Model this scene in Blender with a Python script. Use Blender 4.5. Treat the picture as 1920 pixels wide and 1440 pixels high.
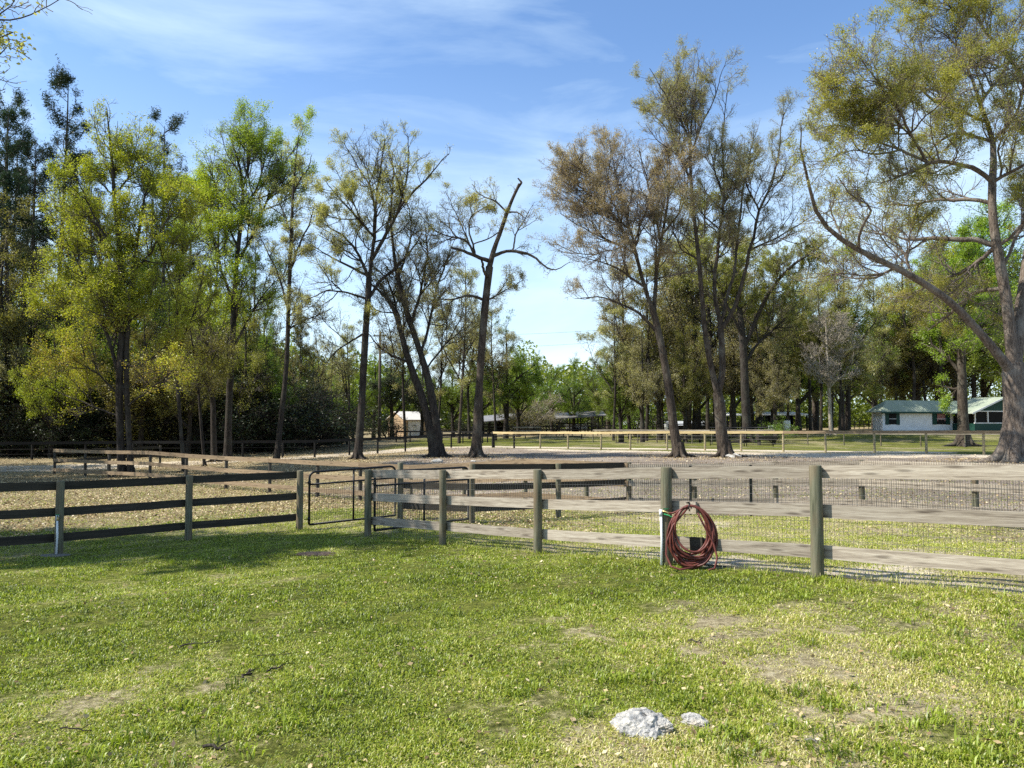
import bpy, math, random
import numpy as np
from mathutils import Vector, Matrix

for o in list(bpy.data.objects):
    bpy.data.objects.remove(o)
SC = bpy.context.scene
COL = SC.collection
R = math.radians

# ------------------------------------------------------------------ camera
F = 1440.0
EYE = 1.70
PITCH = math.atan(70.0 / F)
CP, SP = math.cos(PITCH), math.sin(PITCH)
cam = bpy.data.cameras.new('camera')
cam.sensor_fit = 'HORIZONTAL'
cam.sensor_width = 36.0
cam.lens = 36.0 * F / 1920.0
cam.clip_start = 0.05
cam.clip_end = 2000.0
camo = bpy.data.objects.new('camera', cam)
COL.objects.link(camo)
camo.location = (0, 0, EYE)
camo.rotation_euler = (R(90) + PITCH, 0, 0)
SC.camera = camo

# ------------------------------------------------------------------ light
SUN_EL = R(49)
SUN_AZ = math.atan2(-1.0, -0.12)          # towards the sun: left, a touch behind the camera
sdir = Vector((math.sin(SUN_AZ) * math.cos(SUN_EL), math.cos(SUN_AZ) * math.cos(SUN_EL), math.sin(SUN_EL)))
sun = bpy.data.lights.new('sun', 'SUN')
sun.energy = 4.8
sun.angle = R(0.5)
sun.color = (1.0, 0.945, 0.86)
suno = bpy.data.objects.new('sun', sun)
COL.objects.link(suno)
suno.rotation_euler = (-sdir).to_track_quat('-Z', 'Y').to_euler()
suno.location = (-20, -5, 30)

W = bpy.data.worlds.new('World')
SC.world = W
W.use_nodes = True
nt = W.node_tree
nt.nodes.clear()
def N(t, typ, **kw):
    n = t.nodes.new(typ)
    for k, v in kw.items():
        setattr(n, k, v)
    return n
wo = N(nt, 'ShaderNodeOutputWorld')
bg = N(nt, 'ShaderNodeBackground')
bg.inputs['Strength'].default_value = 0.101
sky = N(nt, 'ShaderNodeTexSky', sky_type='NISHITA')
sky.sun_disc = False
sky.sun_elevation = SUN_EL
sky.sun_rotation = SUN_AZ
sky.air_density = 1.0
sky.dust_density = 0.5
sky.ozone_density = 3.0
tc = N(nt, 'ShaderNodeTexCoord')
sep = N(nt, 'ShaderNodeSeparateXYZ')
nt.links.new(tc.outputs['Generated'], sep.inputs[0])
# thin cirrus: stretched noise on the sky direction
def math_node(t, op, a=None, b=None, c=None, clamp=False):
    m = N(t, 'ShaderNodeMath', operation=op)
    m.use_clamp = clamp
    for i, v in enumerate((a, b, c)):
        if v is None:
            continue
        if isinstance(v, (int, float)):
            m.inputs[i].default_value = v
        else:
            t.links.new(v, m.inputs[i])
    return m.outputs[0]
mp = N(nt, 'ShaderNodeMapping')
mp.inputs['Rotation'].default_value = (R(8), R(-24), R(12))
mp.inputs['Scale'].default_value = (1.5, 1.2, 6.0)
nt.links.new(tc.outputs['Generated'], mp.inputs['Vector'])
nz = N(nt, 'ShaderNodeTexNoise')
nz.inputs['Scale'].default_value = 1.7
nz.inputs['Detail'].default_value = 7.0
nz.inputs['Roughness'].default_value = 0.58
nz.inputs['Distortion'].default_value = 0.5
nt.links.new(mp.outputs[0], nz.inputs['Vector'])
cl = N(nt, 'ShaderNodeMapRange')
cl.inputs['From Min'].default_value = 0.44
cl.inputs['From Max'].default_value = 0.76
cl.inputs['To Max'].default_value = 0.50
nt.links.new(nz.outputs['Fac'], cl.inputs['Value'])
# the veil thickens low over the horizon
hz = N(nt, 'ShaderNodeMapRange', interpolation_type='SMOOTHSTEP')
hz.inputs['From Min'].default_value = 0.0
hz.inputs['From Max'].default_value = 0.46
hz.inputs['To Min'].default_value = 0.62
hz.inputs['To Max'].default_value = 0.0
nt.links.new(sep.outputs['Z'], hz.inputs['Value'])
fac = math_node(nt, 'MAXIMUM', math_node(nt, 'ADD', cl.outputs[0], hz.outputs[0]), 0.0, clamp=True)
mixs = N(nt, 'ShaderNodeMix', data_type='RGBA')
nt.links.new(fac, mixs.inputs['Factor'])
tint = N(nt, 'ShaderNodeMix', data_type='RGBA', blend_type='MULTIPLY')
tint.inputs['Factor'].default_value = 1.0
tint.inputs['B'].default_value = (1.06, 1.2, 1.32, 1)
nt.links.new(sky.outputs[0], tint.inputs['A'])
nt.links.new(tint.outputs['Result'], mixs.inputs['A'])
mixs.inputs['B'].default_value = (5.7, 7.0, 7.8, 1)
nt.links.new(mixs.outputs['Result'], bg.inputs['Color'])
nt.links.new(bg.outputs[0], wo.inputs[0])

SC.view_settings.view_transform = 'Standard'
SC.view_settings.look = 'None'
SC.view_settings.exposure = 0.82
SC.view_settings.gamma = 1.0
SC.render.engine = 'CYCLES'
cy = SC.cycles
cy.use_denoising = False
cy.sample_clamp_indirect = 6.0
cy.max_bounces = 5
cy.diffuse_bounces = 3
cy.glossy_bounces = 2
cy.transmission_bounces = 3
cy.transparent_max_bounces = 4
cy.caustics_reflective = False
cy.caustics_refractive = False

# ------------------------------------------------------------------ pixel rays
def P(px, py, d):
    """point at forward distance d (metres along y) on the ray of photo pixel px,py"""
    u = (px - 960.0) / F
    v = (720.0 - py) / F
    y = CP - v * SP
    z = SP + v * CP
    return np.array([u / y * d, d, EYE + z / y * d])

# ground control points (photo pixel of a foot, its distance)
_ctl = [(1530,1085,8.57),(1250,1057,10.05),(1008,1028,12.1),(830,1021,13.05),(690,1005,14.6),(1920,1118,7.19),
 (562,998,16.2),(353,1015,15.0),(110,1040,13.3),(885,981,16.6),(750,973,17.4),(1047,972,18.2),(1180,962,19.8),
 (1302,962,19.3),(1617,968,17.0),(1830,985,15.0),(100,890,38),(158,894,36),(423,918,29.5),(505,926,27.7),(595,937,26),(760,950,24),
 (455,859,48),(590,858,49),(708,850,53),(845,839,60),(925,840,62),(1065,843,56),(1251,846,50),(1390,848,47),(1548,849,45),(1737,850,43),(1845,852,41),
 (671,861,43),(820,857,44),(893,857,43),(1272,857,42),(1358,858,42),(1902,866,33),(20,860,48),(240,862,46),
 (760,819,100),(930,812,105),(1090,811,108),(1400,808,100),(1643,807,95),(1797,804,105),(1560,806,75),(1806,836,57),(1196,829,70),(1727,838,58),
 (-400,870,45),(2300,860,45)]
CTL = [P(*c) for c in _ctl] + [np.array(p) for p in
 [(0,0,0),(-4,2.5,-.02),(4,2.5,0),(0,5,-.03),(-4,7,-.16),(3,6,0.0),(-9,8,-.3),(8,3,.1),(0,-10,0),(-20,0,-.2),(20,0,.2),
  (0,9.0,-.12),(-5,11,-.4),(-14,14,-.55),(15,9,.15),
  (-80,130,.2),(0,140,.0),(80,140,1.2),(-120,70,-.4),(140,70,.8),(0,200,.5),(-80,90,-.2)]]
CTL = np.array(CTL)
def gz(x, y):
    x = np.asarray(x, float); y = np.asarray(y, float)
    shp = x.shape
    xf, yf = x.ravel(), y.ravel()
    num = np.zeros(xf.shape); den = np.zeros(xf.shape)
    for cx, cyy, cz in CTL:
        s2 = (0.5 + 0.05 * math.hypot(cx, cyy)) ** 2
        w = 1.0 / ((xf - cx) ** 2 + (yf - cyy) ** 2 + s2) ** 1.6
        num += w * cz; den += w
    z = num / den
    return z.reshape(shp) if shp else float(z[0])
def G(px, py, d):
    """ground point under that ray position"""
    p = P(px, py, d)
    p[2] = gz(p[0], p[1])
    return p
def ground_px(px, d):
    p = P(px, 850, d); p[2] = gz(p[0], p[1]); return p

# ------------------------------------------------------------------ objects
def tag(o, label=None, cat=None, group=None, kind=None):
    if label: o['label'] = label
    if cat: o['category'] = cat
    if group: o['group'] = group
    if kind: o['kind'] = kind
    return o
def thing(name, loc, label, cat, group=None, rz=0.0):
    o = bpy.data.objects.new(name, None)
    o.empty_display_size = 0.2
    COL.objects.link(o)
    o.location = tuple(float(v) for v in loc)
    o.rotation_euler = (0, 0, rz)
    return tag(o, label, cat, group)

def mesh_np(name, V, quads=None, tris=None, smooth=False, attrs=None, mats=None, fmat=None):
    me = bpy.data.meshes.new(name)
    V = np.ascontiguousarray(V, dtype=np.float32)
    nq = 0 if quads is None else len(quads)
    n3 = 0 if tris is None else len(tris)
    loops = []
    if nq: loops.append(np.asarray(quads, np.int32).ravel())
    if n3: loops.append(np.asarray(tris, np.int32).ravel())
    loops = np.concatenate(loops)
    ls = np.concatenate([np.arange(nq, dtype=np.int32) * 4, nq * 4 + np.arange(n3, dtype=np.int32) * 3])
    me.vertices.add(len(V)); me.vertices.foreach_set('co', V.ravel())
    me.loops.add(len(loops)); me.loops.foreach_set('vertex_index', loops)
    me.polygons.add(nq + n3); me.polygons.foreach_set('loop_start', ls)
    if smooth:
        me.polygons.foreach_set('use_smooth', np.ones(nq + n3, dtype=bool))
    me.update(calc_edges=True)
    if attrs:
        for k, a in attrs.items():
            a = np.asarray(a, np.float32)
            if a.ndim == 1:
                at = me.attributes.new(k, 'FLOAT', 'POINT'); at.data.foreach_set('value', a)
            else:
                at = me.attributes.new(k, 'FLOAT_COLOR', 'POINT'); at.data.foreach_set('color', a.ravel())
    return me
def obj(name, me, mat, parent=None, loc=None):
    o = bpy.data.objects.new(name, me)
    if mat is not None and len(me.materials) == 0:
        me.materials.append(mat)
    COL.objects.link(o)
    if parent is not None: o.parent = parent
    if loc is not None: o.location = tuple(float(v) for v in loc)
    return o

class MB:
    """collects boxes, tubes and lathes into one mesh (local coordinates)"""
    def __init__(s): s.v = []; s.f = []; s.sm = []
    def add(s, vs, fs, smooth=False):
        b = len(s.v); s.v += [tuple(float(c) for c in v) for v in vs]
        s.f += [tuple(i + b for i in f) for f in fs]; s.sm += [smooth] * len(fs); return s
    def box(s, x0, x1, y0, y1, z0, z1):
        return s.add([(x0,y0,z0),(x1,y0,z0),(x1,y1,z0),(x0,y1,z0),(x0,y0,z1),(x1,y0,z1),(x1,y1,z1),(x0,y1,z1)],
              [(0,3,2,1),(4,5,6,7),(0,1,5,4),(1,2,6,5),(2,3,7,6),(3,0,4,7)])
    def obox(s, a, b, w, h, up=(0,0,1)):
        """box whose axis runs from a to b, w wide, h high"""
        a = Vector(a); b = Vector(b); t = (b - a).normalized(); up = Vector(up)
        sd = t.cross(up).normalized(); u = sd.cross(t).normalized()
        vs = []
        for p in (a, b):
            for su, sv in ((-1,-1),(1,-1),(1,1),(-1,1)):
                vs.append(p + sd * su * w / 2 + u * sv * h / 2)
        return s.add(vs, [(3,2,1,0),(4,5,6,7),(0,1,5,4),(1,2,6,5),(2,3,7,6),(3,0,4,7)])
    def tube(s, pts, r, n=8, cap=True):
        pts = [Vector(p) for p in pts]
        rs = r if isinstance(r, (list, tuple)) else [r] * len(pts)
        vs = []; ref = None
        for i, p in enumerate(pts):
            t = (pts[min(i+1, len(pts)-1)] - pts[max(i-1, 0)]).normalized()
            if ref is None:
                ref = t.cross(Vector((0,0,1)) if abs(t.z) < .9 else Vector((1,0,0))).normalized()
            ref = (ref - t * ref.dot(t)).normalized()
            bn = t.cross(ref)
            for k in range(n):
                a = 2 * math.pi * k / n
                vs.append(p + (ref * math.cos(a) + bn * math.sin(a)) * rs[i])
        fs = []
        for i in range(len(pts) - 1):
            for k in range(n):
                k2 = (k + 1) % n
                fs.append((i*n+k, i*n+k2, (i+1)*n+k2, (i+1)*n+k))
        s.add(vs, fs, True)
        if cap:
            b = len(s.v) - len(vs)
            s.f.append(tuple(b + k for k in range(n))[::-1]); s.sm.append(False)
            m = b + (len(pts)-1) * n
            s.f.append(tuple(m + k for k in range(n))); s.sm.append(False)
        return s
    def mesh(s, name):
        me = bpy.data.meshes.new(name); me.from_pydata(s.v, [], s.f)
        me.polygons.foreach_set('use_smooth', s.sm); me.update(); return me
    def build(s, name, mat, parent=None, loc=None):
        return obj(name, s.mesh(name), mat, parent, loc)

# ------------------------------------------------------------------ materials
def mat_new(name):
    m = bpy.data.materials.new(name); m.use_nodes = True
    t = m.node_tree; t.nodes.clear()
    out = N(t, 'ShaderNodeOutputMaterial')
    b = N(t, 'ShaderNodeBsdfPrincipled')
    b.inputs['Roughness'].default_value = 0.85
    b.inputs['Specular IOR Level'].default_value = 0.25
    t.links.new(b.outputs[0], out.inputs['Surface'])
    return m, t, b, out
def ramp(t, fac, stops):
    r = N(t, 'ShaderNodeValToRGB')
    e = r.color_ramp.elements
    while len(e) < len(stops): e.new(0.5)
    for i, (p, c) in enumerate(stops):
        e[i].position = p; e[i].color = (c[0], c[1], c[2], 1)
    t.links.new(fac, r.inputs[0]); return r.outputs[0]
def noise(t, vec, scale, detail=5, rough=0.55, dist=0.0):
    n = N(t, 'ShaderNodeTexNoise')
    n.inputs['Scale'].default_value = scale; n.inputs['Detail'].default_value = detail
    n.inputs['Roughness'].default_value = rough; n.inputs['Distortion'].default_value = dist
    t.links.new(vec, n.inputs['Vector']); return n.outputs['Fac']
def mapping(t, vec, scale, loc=None):
    m = N(t, 'ShaderNodeMapping'); m.inputs['Scale'].default_value = scale
    t.links.new(vec, m.inputs['Vector'])
    if loc is not None: t.links.new(loc, m.inputs['Location'])
    return m.outputs[0]
def mixc(t, fac, a, b, mode='MIX'):
    m = N(t, 'ShaderNodeMix', data_type='RGBA', blend_type=mode)
    for k, v in (('Factor', fac), ('A', a), ('B', b)):
        if isinstance(v, (int, float)): m.inputs[k].default_value = v
        elif isinstance(v, tuple): m.inputs[k].default_value = (v[0], v[1], v[2], 1)
        else: t.links.new(v, m.inputs[k])
    return m.outputs['Result']
def bump(t, b, h, strength, dist=0.02):
    n = N(t, 'ShaderNodeBump'); n.inputs['Strength'].default_value = strength
    n.inputs['Distance'].default_value = dist
    t.links.new(h, n.inputs['Height']); t.links.new(n.outputs[0], b.inputs['Normal'])
def rnd_vec(t):
    oi = N(t, 'ShaderNodeObjectInfo')
    c = N(t, 'ShaderNodeCombineXYZ')
    m1 = math_node(t, 'MULTIPLY', oi.outputs['Random'], 37.0)
    m2 = math_node(t, 'MULTIPLY', oi.outputs['Random'], 91.0)
    t.links.new(m1, c.inputs[0]); t.links.new(m2, c.inputs[1]); t.links.new(m1, c.inputs[2])
    return oi.outputs['Random'], c.outputs[0]

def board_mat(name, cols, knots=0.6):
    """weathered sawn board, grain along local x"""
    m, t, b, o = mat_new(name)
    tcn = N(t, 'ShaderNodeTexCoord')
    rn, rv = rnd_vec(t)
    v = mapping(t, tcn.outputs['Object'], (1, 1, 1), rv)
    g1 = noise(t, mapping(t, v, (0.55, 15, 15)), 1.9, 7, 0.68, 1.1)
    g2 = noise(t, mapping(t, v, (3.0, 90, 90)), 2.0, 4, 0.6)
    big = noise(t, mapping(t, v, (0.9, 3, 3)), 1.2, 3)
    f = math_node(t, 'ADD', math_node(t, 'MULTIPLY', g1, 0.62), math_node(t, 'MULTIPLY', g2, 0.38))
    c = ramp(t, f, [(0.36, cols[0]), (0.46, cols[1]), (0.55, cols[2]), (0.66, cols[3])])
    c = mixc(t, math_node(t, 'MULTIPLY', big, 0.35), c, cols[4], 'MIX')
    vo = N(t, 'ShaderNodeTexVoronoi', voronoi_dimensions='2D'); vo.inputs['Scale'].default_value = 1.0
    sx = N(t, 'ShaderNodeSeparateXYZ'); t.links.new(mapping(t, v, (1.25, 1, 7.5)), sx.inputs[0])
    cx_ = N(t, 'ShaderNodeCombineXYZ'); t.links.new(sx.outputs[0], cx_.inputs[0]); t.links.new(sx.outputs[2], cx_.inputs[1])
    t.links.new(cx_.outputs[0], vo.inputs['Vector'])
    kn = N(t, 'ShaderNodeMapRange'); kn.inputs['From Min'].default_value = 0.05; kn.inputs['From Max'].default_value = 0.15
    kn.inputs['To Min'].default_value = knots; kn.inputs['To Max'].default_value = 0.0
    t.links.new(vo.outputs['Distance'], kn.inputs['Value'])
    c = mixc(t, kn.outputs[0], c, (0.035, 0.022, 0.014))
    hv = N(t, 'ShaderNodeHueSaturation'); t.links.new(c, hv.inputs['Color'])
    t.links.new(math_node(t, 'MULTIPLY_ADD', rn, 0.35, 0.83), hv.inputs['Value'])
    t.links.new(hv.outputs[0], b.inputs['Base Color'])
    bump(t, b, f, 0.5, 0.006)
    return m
M_BOARD = board_mat('weathered_board', [(.08,.058,.038),(.25,.205,.15),(.37,.32,.245),(.50,.45,.36),(.31,.28,.235)])
M_BOARD_TAN = board_mat('tan_board', [(.09,.058,.03),(.20,.14,.08),(.29,.21,.125),(.37,.29,.18),(.23,.185,.13)])
M_BOARD_YEL = board_mat('fresh_board', [(.36,.25,.11),(.50,.38,.18),(.62,.50,.27),(.70,.58,.34),(.55,.42,.24)], 0.3)
M_BOARD_DK_SHADE = board_mat('dark_and_shaded_board', [(.016,.013,.009),(.032,.027,.019),(.052,.043,.031),(.075,.062,.046),(.042,.037,.027)])  # dark timber; on sun-averted fences this near-black colour holds their shade
M_BLACK = board_mat('black_stained_board', [(.008,.008,.008),(.014,.013,.013),(.022,.021,.020),(.03,.028,.027),(.015,.014,.014)], .1)

def post_mat(name, cols):
    m, t, b, o = mat_new(name)
    tcn = N(t, 'ShaderNodeTexCoord'); rn, rv = rnd_vec(t)
    v = mapping(t, tcn.outputs['Object'], (1, 1, 1), rv)
    g = noise(t, mapping(t, v, (26, 26, 1.3)), 1.6, 7, 0.62, 0.4)
    st = noise(t, mapping(t, v, (5, 5, 1.4)), 1.3, 5, 0.6)
    c = ramp(t, g, [(0.3, cols[0]), (0.48, cols[1]), (0.66, cols[2])])
    c = mixc(t, ramp(t, st, [(0.42, (0,0,0)), (0.68, (1,1,1))]), c, cols[3])
    t.links.new(c, b.inputs['Base Color']); bump(t, b, g, 0.6, 0.008)
    return m
M_POST = post_mat('treated_post', [(.045,.046,.028),(.115,.115,.072),(.20,.19,.13),(.15,.11,.065)])
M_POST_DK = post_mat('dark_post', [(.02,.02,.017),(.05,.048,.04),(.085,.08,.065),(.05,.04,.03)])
M_POST_YEL = post_mat('pale_post', [(.20,.17,.09),(.33,.28,.16),(.44,.38,.23),(.28,.22,.13)])
M_POST_BLK = post_mat('black_post', [(.006,.006,.006),(.012,.012,.012),(.02,.02,.019),(.012,.011,.01)])

def plain(name, col, rough=0.6, metal=0.0, var=0.25, scale=6.0, bmp=0.0):
    m, t, b, o = mat_new(name)
    tcn = N(t, 'ShaderNodeTexCoord'); rn, rv = rnd_vec(t)
    v = mapping(t, tcn.outputs['Object'], (1, 1, 1), rv)
    n = noise(t, v, scale, 6, 0.6)
    d = tuple(c * (1 - var) for c in col); u = tuple(min(1, c * (1 + var * .6)) for c in col)
    t.links.new(ramp(t, n, [(0.3, d), (0.7, u)]), b.inputs['Base Color'])
    b.inputs['Roughness'].default_value = rough; b.inputs['Metallic'].default_value = metal
    if bmp: bump(t, b, n, bmp, 0.01)
    return m
M_BLKMETAL = plain('black_painted_steel', (.012, .012, .013), .45)
M_WIRE = plain('galvanised_wire', (.17, .165, .155), .5, .6, .4, 3)
M_WIRE_DK = plain('dark_wire', (.045, .042, .04), .6, .3)
M_TPOST = plain('dark_green_t_post', (.012, .016, .013), .6)
M_PVC = plain('white_pvc_pipe', (.72, .73, .71), .4, 0, .12)
M_BRASS = plain('brass_fitting', (.45, .33, .14), .35, .9)
M_GREENP = plain('green_handle_paint', (.02, .22, .08), .4)
M_HOSE = plain('terracotta_rubber_hose', (.125, .036, .026), .42, 0, .35, 9)
M_CONC = plain('concrete', (.17, .155, .13), .95, 0, .35, 20, .3)
M_WHITEP = plain('white_paint', (.74, .75, .73), .6, 0, .1, 1.5)
M_GREENTRIM = plain('dark_green_paint', (.012, .055, .04), .55, 0, .2)
M_DARKIN = plain('dark_interior', (.012, .011, .010), .9)
M_GLASS = plain('window_glass', (.012, .014, .016), .08)
M_REDCLOTH = plain('red_white_curtain', (.45, .22, .20), .9, 0, .6, 14)
M_TANWALL = plain('tan_metal_siding', (.50, .36, .22), .6, 0, .08, 2)
M_PALEROOF = plain('pale_metal_roof', (.62, .58, .50), .45, 0, .12, 2)
M_GREYROOF = plain('grey_metal_roof', (.20, .19, .18), .5, 0, .3, 2)
M_WHITEROOF = plain('white_metal_roof', (.66, .66, .64), .5, 0, .12, 2)
M_GREYWALL = plain('grey_siding', (.28, .29, .30), .7, 0, .2, 3)
M_POLE = post_mat('utility_pole_wood', [(.04,.032,.025),(.09,.075,.06),(.14,.12,.10),(.08,.06,.045)])

def roof_mat():
    m, t, b, o = mat_new('green_ribbed_metal_roof')
    tcn = N(t, 'ShaderNodeTexCoord')
    w = N(t, 'ShaderNodeTexWave', wave_type='BANDS', bands_direction='X', wave_profile='SIN')
    w.inputs['Scale'].default_value = 1.1
    t.links.new(tcn.outputs['Object'], w.inputs['Vector'])
    n = noise(t, tcn.outputs['Object'], 0.7, 5)
    c = ramp(t, n, [(0.35, (.20,.25,.165)), (0.65, (.31,.345,.25))])
    c = mixc(t, math_node(t, 'MULTIPLY', w.outputs['Fac'], .4), c, (.40,.44,.38))
    t.links.new(c, b.inputs['Base Color']); b.inputs['Roughness'].default_value = .65
    bump(t, b, w.outputs['Fac'], 1.0, 0.04)
    return m
M_ROOF = roof_mat()

def bark_mat(name, cols, sc=1.0):
    m, t, b, o = mat_new(name)
    tcn = N(t, 'ShaderNodeTexCoord'); rn, rv = rnd_vec(t)
    v = mapping(t, tcn.outputs['Object'], (1, 1, 1), rv)
    g = noise(t, mapping(t, v, (9*sc, 9*sc, 1.6*sc)), 1.5, 8, 0.68, 0.7)
    lich = noise(t, v, 1.1, 6, 0.65)
    c = ramp(t, g, [(0.34, cols[0]), (0.5, cols[1]), (0.68, cols[2])])
    c = mixc(t, ramp(t, lich, [(0.5, (0,0,0)), (0.66, (1,1,1))]), c, cols[3])
    t.links.new(c, b.inputs['Base Color']); bump(t, b, g, 1.0, 0.07)
    b.inputs['Roughness'].default_value = .95
    return m
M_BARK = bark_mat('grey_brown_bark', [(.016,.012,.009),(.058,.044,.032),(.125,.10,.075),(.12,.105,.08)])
M_TWIG = plain('twig_bark', (.20, .165, .135), .9, 0, .2, 3)
M_TWIG_DK = plain('dark_twig_bark', (.105, .085, .068), .9, 0, .2, 3)
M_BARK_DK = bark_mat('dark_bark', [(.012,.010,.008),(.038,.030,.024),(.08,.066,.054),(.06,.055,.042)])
M_BARK_GR = bark_mat('pale_grey_bark', [(.04,.03,.023),(.14,.11,.085),(.25,.21,.17),(.22,.195,.16)])
M_BARK_WH = bark_mat('bleached_bark', [(.17,.14,.11),(.32,.28,.225),(.43,.39,.32),(.37,.34,.28)])

def leaf_mat(name, stops, trans=0.45, back=(1.15, 1.2, .55)):
    """per-leaf value 'lv' runs through the stops"""
    m = bpy.data.materials.new(name); m.use_nodes = True
    t = m.node_tree; t.nodes.clear()
    out = N(t, 'ShaderNodeOutputMaterial')
    a = N(t, 'ShaderNodeAttribute', attribute_name='lv')
    c = ramp(t, a.outputs['Fac'], stops)
    oi = N(t, 'ShaderNodeObjectInfo')
    hv = N(t, 'ShaderNodeHueSaturation'); t.links.new(c, hv.inputs['Color'])
    t.links.new(math_node(t, 'MULTIPLY_ADD', oi.outputs['Random'], 0.035, 0.483), hv.inputs['Hue'])
    t.links.new(math_node(t, 'MULTIPLY_ADD', oi.outputs['Random'], 0.3, 0.86), hv.inputs['Value'])
    d = N(t, 'ShaderNodeBsdfDiffuse'); t.links.new(hv.outputs[0], d.inputs['Color'])
    tr = N(t, 'ShaderNodeBsdfTranslucent')
    t.links.new(mixc(t, 1.0, hv.outputs[0], back, 'MULTIPLY'), tr.inputs['Color'])
    mx = N(t, 'ShaderNodeMixShader'); mx.inputs[0].default_value = trans
    t.links.new(d.outputs[0], mx.inputs[1]); t.links.new(tr.outputs[0], mx.inputs[2])
    gl = N(t, 'ShaderNodeBsdfGlossy'); gl.inputs['Roughness'].default_value = .45
    gl.inputs['Color'].default_value = (.8, .8, .8, 1)
    m2 = N(t, 'ShaderNodeMixShader'); m2.inputs[0].default_value = .035
    t.links.new(mx.outputs[0], m2.inputs[1]); t.links.new(gl.outputs[0], m2.inputs[2])
    t.links.new(m2.outputs[0], out.inputs['Surface'])
    return m
L_YG = leaf_mat('yellow_green_spring_leaves', [(0,(.17,.22,.03)),(.4,(.34,.41,.04)),(.75,(.46,.50,.055)),(1,(.46,.36,.09))], .5)
L_OL = leaf_mat('olive_budding_leaves', [(0,(.23,.20,.15)),(.4,(.33,.30,.17)),(.75,(.43,.40,.13)),(1,(.50,.43,.17))], .5)
L_RU = leaf_mat('rusty_budding_leaves', [(0,(.27,.22,.18)),(.4,(.40,.33,.24)),(.75,(.48,.37,.23)),(1,(.48,.46,.20))], .5)
L_OK = leaf_mat('golden_oak_catkins', [(0,(.19,.20,.07)),(.35,(.33,.34,.08)),(.7,(.45,.44,.08)),(1,(.54,.46,.10))], .5)
L_GR = leaf_mat('fresh_green_leaves', [(0,(.08,.12,.02)),(.4,(.17,.24,.033)),(.75,(.27,.35,.05)),(1,(.34,.39,.06))], .5)
L_BG = leaf_mat('bright_green_leaves', [(0,(.15,.23,.025)),(.4,(.25,.36,.035)),(.75,(.35,.46,.055)),(1,(.42,.46,.08))], .5)
L_DK = leaf_mat('dark_evergreen_leaves', [(0,(.02,.028,.014)),(.4,(.045,.06,.026)),(.75,(.08,.10,.042)),(1,(.13,.14,.075))], .3)
L_PN = leaf_mat('pine_needles', [(0,(.015,.026,.014)),(.4,(.032,.052,.024)),(.75,(.055,.08,.035)),(1,(.09,.10,.045))], .25)
L_BR = leaf_mat('brown_gold_leaves', [(0,(.11,.10,.04)),(.4,(.20,.185,.055)),(.75,(.30,.28,.065)),(1,(.34,.35,.07))], .5)
L_LIT = leaf_mat('dead_leaves', [(0,(.10,.06,.03)),(.3,(.32,.22,.105)),(.65,(.48,.37,.19)),(1,(.66,.55,.33))], .2, (1, 1, 1))
L_GRASS = leaf_mat('lawn_blades', [(0,(.05,.075,.010)),(.2,(.17,.225,.016)),(.44,(.31,.385,.032)),(.64,(.40,.42,.055)),(.84,(.53,.475,.16)),(1,(.70,.62,.34))], .38, (1.1, 1.15, .7))
for mm in (L_LIT, L_GRASS):
    for nn in mm.node_tree.nodes:
        if nn.type == 'HUE_SAT':
            for l in list(nn.inputs['Hue'].links) + list(nn.inputs['Value'].links): mm.node_tree.links.remove(l)
            nn.inputs['Hue'].default_value = .5; nn.inputs['Value'].default_value = 1.0
#@@GROUND
# ------------------------------------------------------------------ ground
rng = np.random.default_rng(7)
FX = [-40,-9.6,-7.85,-6.32,-4.48,-2.74,3.39,12,40]; FY = [-16,11.7,13.3,15,16.2,14.6,8.57,0,-28]
MX = [-60,-22.7,3.0,9.06,16,45]; MY = [62,38,19.8,15,9,-18]
BX = [-60,-30,-16.8,-12.6,-9.3,-4.8,-1.55,10.1,18.4,25.2,60]; BY = [44,47,48,49,53,60,62,50,45,41,20]
fy_ = lambda x: np.interp(x, FX, FY)
my_ = lambda x: np.interp(x, MX, MY)
by_ = lambda x: np.interp(x, BX, BY)
def sst(a, b, x):
    t = np.clip((x - a) / (b - a), 0, 1); return t * t * (3 - 2 * t)
_ph = rng.uniform(0, 6.28, (10, 3)); 
def wob(x, y, s):
    """cheap smooth noise about -1..1"""
    v = 0; amp = 1; tot = 0
    for i in range(5):
        a = _ph[i]; f = (1.0 / s) * 1.83 ** i
        c, sn = math.cos(a[2] * 3 + i), math.sin(a[2] * 3 + i)
        X = x * c - y * sn; Y = x * sn + y * c
        v = v + amp * np.sin(X * f + a[0] + 1.3 * np.sin(Y * f * .7 + a[1])) * np.sin(Y * f * 1.1 + a[1] + 1.1 * np.sin(X * f * .6))
        tot += amp; amp *= .62
    return v / tot * 1.9
def path_w(x, y, pts, w):
    d = np.full(np.shape(x), 1e9)
    for (x0, y0), (x1, y1) in zip(pts[:-1], pts[1:]):
        dx, dy = x1 - x0, y1 - y0; t = np.clip(((x - x0) * dx + (y - y0) * dy) / (dx * dx + dy * dy), 0, 1)
        d = np.minimum(d, np.hypot(x - x0 - t * dx, y - y0 - t * dy))
    return 1 - sst(w * .55, w * 1.25, d)
_pp = [(-60, 880, 40), (90, 877, 41), (200, 873, 42), (400, 866, 44), (560, 856, 48), (680, 849, 53), (800, 842, 60), (925, 838, 64.5), (1060, 838, 60), (1200, 840, 56), (1330, 842, 52), (1500, 845, 48), (1740, 848, 44.5)]
PATH = [tuple(P(*q)[:2]) for q in _pp]
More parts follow.
